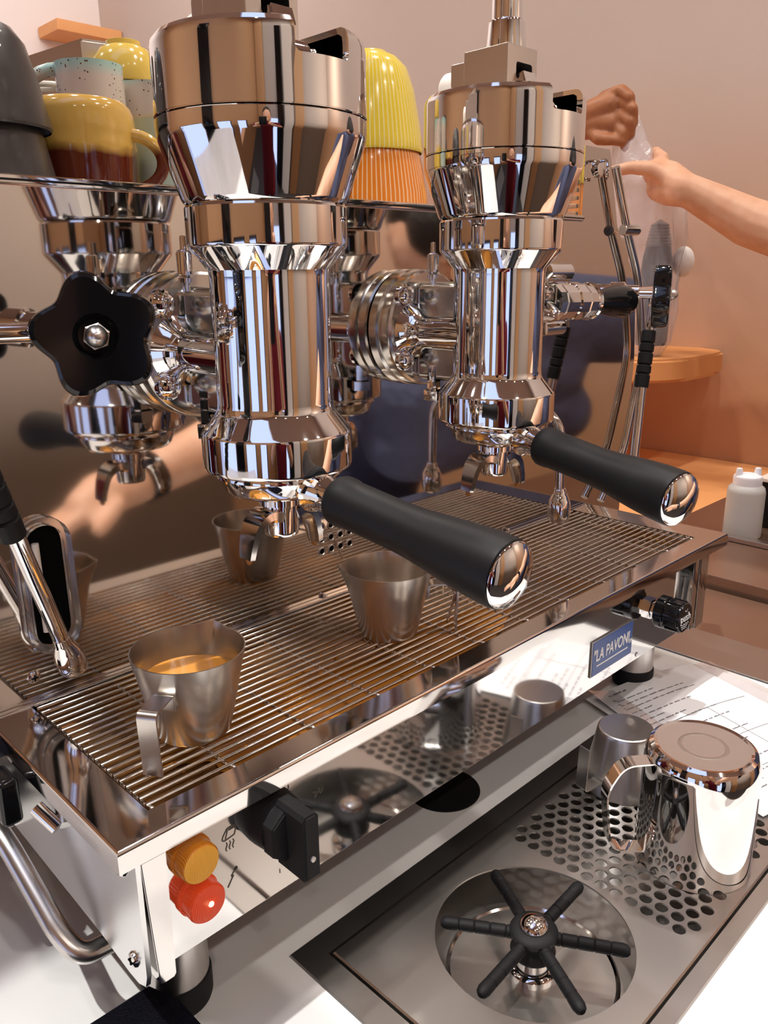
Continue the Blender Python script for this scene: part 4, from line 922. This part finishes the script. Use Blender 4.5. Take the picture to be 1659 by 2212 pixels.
# ------------------------------------------------------------------ hands, bag
# brown fist reaching from behind, forearm receding behind the right group
def lerp(a, b, t): return tuple(a[i] + (b[i] - a[i]) * t for i in range(len(a)))
fist = []
fx = 1.45
fist.append([(1.62, 1.12, .560, .043), (1.52, .90, .558, .038), (1.46, .745, .556, .031), (1.452, .700, .560, .030)])
fist.append([(1.452, .700, .562, .029), (1.448, .660, .572, .030), (1.446, .625, .580, .027)])
fist.append([(1.452, .700, .550, .026), (1.446, .655, .548, .027), (1.442, .618, .545, .024)])
for k, (z, ln) in enumerate(((.602, .050), (.580, .056), (.558, .053), (.538, .044))):
    fist.append([(1.445, .645, z - .004, .0125), (1.438, .645 - ln * .85, z + .002, .0112), (1.424, .645 - ln * 1.40, z - .016, .0102), (1.438, .645 - ln * 1.32, z - .040, .0092)])
fist.append([(1.440, .668, .538, .015), (1.424, .638, .518, .013), (1.420, .605, .512, .011), (1.424, .585, .508, .0095)])
fa = organic('brown_arm', fist, .0035, M['skin_b'], smooth=5); fa.name = 'person'
tag(fa, 'brown closed hand of a person reaching out from behind the right group, holding the bag', 'person')
bm = bmesh.new(); add_tube(bm, [(1.60, 1.06, .560), (1.66, 1.22, .561)], [.056, .070], 24); obj('sleeve', bm, M['grey'], fa)
# crumpled clear bag
M['bag'] = mat('clear_bag', (.86, .86, .92), 0, .14, .6, alpha=.26); bump(M['bag'], 26, 1.0, .02, (1, 1, .5))
bgp = empty('plastic_bag', (1.45, .515, .092), 'crumpled clear plastic bag with a dark bottle inside, held above the orange shelf', 'bag')
rows = [(.0, .030, .0), (.03, .050, .0), (.09, .062, .004), (.16, .070, .010), (.23, .078, .018), (.29, .078, .026), (.34, .066, .040), (.39, .044, .058), (.43, .030, .072), (.46, .026, .080)]
bm = bmesh.new(); prev = None
for z, r, dy in rows:
    ring = []
    for k in range(64):
        a = 2 * PI * k / 64; rr_ = r * (1 + .10 * math.sin(5 * a + z * 30) + .05 * math.sin(11 * a - z * 55) + random.uniform(-.02, .02))
        ring.append(bm.verts.new((rr_ * .6 * math.cos(a), dy + rr_ * math.sin(a), z + .004 * math.sin(3 * a))))
    if prev:
        for k in range(64): bm.faces.new((prev[k], prev[(k + 1) % 64], ring[(k + 1) % 64], ring[k]))
    prev = ring
bg_ = obj('bag_film', bm, M['bag'], bgp, 180)
bo = empty('bagged_bottle', (1.452, .505, .115), 'dark bottle with a ridged cap standing inside the clear bag', 'bottle')
bm = bmesh.new(); add_lathe(bm, [(0, 0), (.030, 0), (.032, .01), (.032, .13), (.029, .17), (.024, .195), (0, .20)], 32); obj('body', bm, M['gloss'], bo)
bm = bmesh.new(); pr = [(.024, .19)]
for i in range(7): pr += [(.0245 - i * .0012, .195 + i * .006), (.0262 - i * .0013, .198 + i * .006)]
pr += [(0, .245)]; add_lathe(bm, pr, 28); obj('cap', bm, M['greyglaze'], bo)
bm = bmesh.new(); bmesh.ops.create_uvsphere(bm, u_segments=24, v_segments=16, radius=.024, matrix=Matrix.Diagonal((1, .9, 1.25, 1))); 
tag(obj('paper_cup', bm, M['white'], loc=(1.50, .474, .279)), 'small white rounded item at the right of the bag', 'cup')

# ------------------------------------------------------------------ people in front of the machine (seen in the polished metal)
body = [[(1.00, -.62, -.30, .13), (.98, -.50, -.06, .12), (.96, -.35, .10, .12), (.95, -.29, .19, .10)],
        [(.83, -.25, .165, .080), (.96, -.27, .19, .095), (1.20, -.23, .18, .085), (1.39, -.20, .165, .088), (1.42, -.18, .165, .080)],
        [(.82, -.25, .08, .085), (1.20, -.24, .09, .080)], [(.84, -.27, .00, .085), (1.22, -.25, .01, .070)], [(1.245, -.23, .0, .06), (1.25, -.23, -.01, .058)],
        [(.94, -.27, .22, .06), (.885, -.245, .275, .052)],
        [(.97, -.62, -.34, .11), (.95, -.66, -.65, .085), (.95, -.64, -1.0, .055)], [(1.06, -.62, -.34, .11), (1.08, -.66, -.65, .085), (1.08, -.62, -1.0, .055)]]
pb = organic('leaning_body', body, .013, M['navy'], smooth=6); pb.name = 'person'
tag(pb, 'person in a slate-grey top, pale bare arm reaching in from the right to the bag', 'person')
organic('head', [[(.845, -.225, .318, .070), (.830, -.215, .300, .062)], [(.825, -.185, .275, .018), (.815, -.165, .27, .011)], [(.80, -.165, .285, .012), (.795, -.155, .28, .010)]], .006, M['skin_p'], pb, 4)
organic('hair', [[(.860, -.225, .350, .084), (.885, -.245, .320, .072), (.900, -.245, .270, .045)], [(.84, -.19, .345, .070), (.80, -.175, .325, .045), (.83, -.165, .30, .035)], [(.88, -.20, .30, .05), (.90, -.21, .25, .03)]], .007, M['hair'], pb, 4)
organic('forearm', [[(.80, -.28, .12, .050), (.60, -.36, .05, .044), (.46, -.35, .01, .036), (.36, -.33, -.01, .028)], [(.36, -.33, -.01, .028), (.315, -.32, -.01, .030), (.285, -.31, -.02, .024)]] + [[(.29, -.31 + k * .012 - .02, -.02, .011), (.25, -.305 + k * .012 - .02, -.035, .010), (.235, -.30 + k * .012 - .02, -.055, .009)] for k in range(4)] + [[(.32, -.29, -.02, .013), (.285, -.27, -.04, .011)]], .005, M['skin_p'], pb, 5)
bm = bmesh.new(); add_tube(bm, [(.405, -.341, .000), (.378, -.336, -.006)], .034, 28); obj('wristwatch', bm, M['gloss'], pb)
# the reaching arm and hand
pa = [[(1.40, -.20, .165, .058), (1.50, -.06, .205, .052), (1.515, .06, .250, .047), (1.47, .22, .305, .046), (1.44, .325, .345, .043), (1.415, .385, .380, .035), (1.385, .430, .408, .028)]]
pa.append([(1.385, .430, .410, .027), (1.412, .475, .432, .030), (1.425, .508, .444, .026)])
pa.append([(1.385, .430, .400, .026), (1.410, .470, .408, .028), (1.422, .500, .414, .023)])
for k, (z, ln) in enumerate(((.468, .052), (.452, .060), (.436, .058), (.421, .046))):
    y0 = .498; pa.append([(1.428, y0, z, .0122), (1.452, y0 + ln * .55, z + .016, .0112), (1.478, y0 + ln * .85, z + .014, .0102), (1.500, y0 + ln * .80, z + .004, .0090)])
pa.append([(1.392, .455, .420, .018), (1.382, .492, .446, .0150), (1.380, .535, .452, .0125), (1.382, .578, .449, .0105), (1.384, .592, .447, .0095)])
organic('reaching_arm', pa, .0035, M['skin_p'], pb, 5)
# photographer
ph = organic('standing_body', [[(-.52, -1.02, -.50, .14), (-.50, -.98, -.20, .15), (-.48, -.95, .02, .16), (-.46, -.93, .12, .12)], [(-.64, -.80, .08, .075), (-.30, -1.06, .08, .075)], [(-.46, -.93, .12, .06), (-.45, -.90, .22, .052)],
                              [(-.56, -.98, -.50, .11), (-.58, -1.0, -.80, .08), (-.58, -1.0, -1.03, .055)], [(-.44, -1.08, -.50, .11), (-.42, -1.1, -.80, .08), (-.42, -1.1, -1.03, .055)],
                              [(-.30, -1.06, .08, .06), (-.16, -.90, -.06, .046)], [(-.64, -.80, .08, .06), (-.52, -.62, -.04, .046)]], .014, M['redcloth'], smooth=6); ph.name = 'person'
tag(ph, 'person in a dark red top holding the camera, seen only as stripes in the chrome', 'person')
organic('head', [[(-.44, -.885, .30, .080), (-.435, -.87, .345, .083)], [(-.40, -.80, .31, .02), (-.395, -.79, .305, .013)]], .006, M['skin_p'], ph, 4)
organic('hair', [[(-.455, -.90, .365, .090), (-.475, -.935, .32, .070)]], .007, M['hair'], ph, 4)
organic('forearm', [[(-.16, -.90, -.06, .045), (-.14, -.66, .06, .036), (-.12, -.47, .19, .026), (-.115, -.43, .22, .026)]] + [[(-.115, -.43, .22 + k * .016, .011), (-.095, -.405, .225 + k * .016, .010), (-.105, -.385, .227 + k * .016, .009)] for k in range(4)] + [[(-.52, -.62, -.04, .045), (-.35, -.50, .08, .036), (-.29, -.42, .20, .026), (-.22, -.40, .23, .024)]], .006, M['skin_p'], ph, 5)
phn = None
bm = bmesh.new(); add_box(bm, (-.080, -.004, -.037), (.080, .004, .037), .003, 3); bmesh.ops.transform(bm, matrix=Matrix.Translation((-.165, -.372, .262)) @ Matrix.Rotation(math.radians(-44), 4, 'Z') @ Matrix.Rotation(PI / 2, 4, 'Y'), verts=bm.verts)
tag(obj('smartphone', bm, M['gloss']), 'black phone held behind the lens of the picture', 'phone')
# things along the front of the room that the chrome picks up
bm = bmesh.new(); add_box(bm, (-.62, -2.08, -1.06), (-.40, -1.95, 1.1), .01); tag(obj('dark_cabinet', bm, M['gloss']), 'tall dark cabinet against the front wall, only mirrored in the chrome', 'cabinet')
bm = bmesh.new(); add_box(bm, (-.35, -2.09, -1.06), (.0, -2.0, 1.3), .01); tag(obj('pale_column', bm, M['cream']), 'pale grey column against the front wall, only mirrored in the chrome', 'column')

for x0, x1 in ((-1.65, -1.22), (.06, .42)):
    bm = bmesh.new(); add_box(bm, (x0, -2.09, -1.06), (x1, -2.02, 1.85), .01)
    tag(obj('wall_pier', bm, M['wall_o']), 'ochre wall pier beside the glazed door, mirrored in the chrome' if x0 < 0 else 'ochre wall pier beside the pale column, mirrored in the chrome', 'pier')
bm = bmesh.new(); add_box(bm, (-1.69, .0, -1.06), (-1.60, .38, 1.2), .01); tag(obj('dark_door', bm, M['gloss']), 'dark tall door on the left wall, mirrored in the chrome', 'door')
# ceiling downlights
M['lamp'] = mat('lamp_glow', (1, 1, 1), 0, .4, emit=(1, .90, .78), estr=45)
def downlight(x, y):
    e = empty('downlight', (x, y, 1.895), 'round white recessed ceiling downlight, mirrored as a spark in the chrome', 'ceiling light', 'ceiling downlights')
    bm = bmesh.new(); add_lathe(bm, [(.030, .002), (.042, .002), (.045, -.003), (.032, -.006)], 24); obj('trim_ring', bm, M['white'], e)
    bm = bmesh.new(); add_lathe(bm, [(0, -.002), (.031, -.002)], 24); obj('diffuser', bm, M['lamp'], e)
for x, y in DOWN: downlight(x, y)
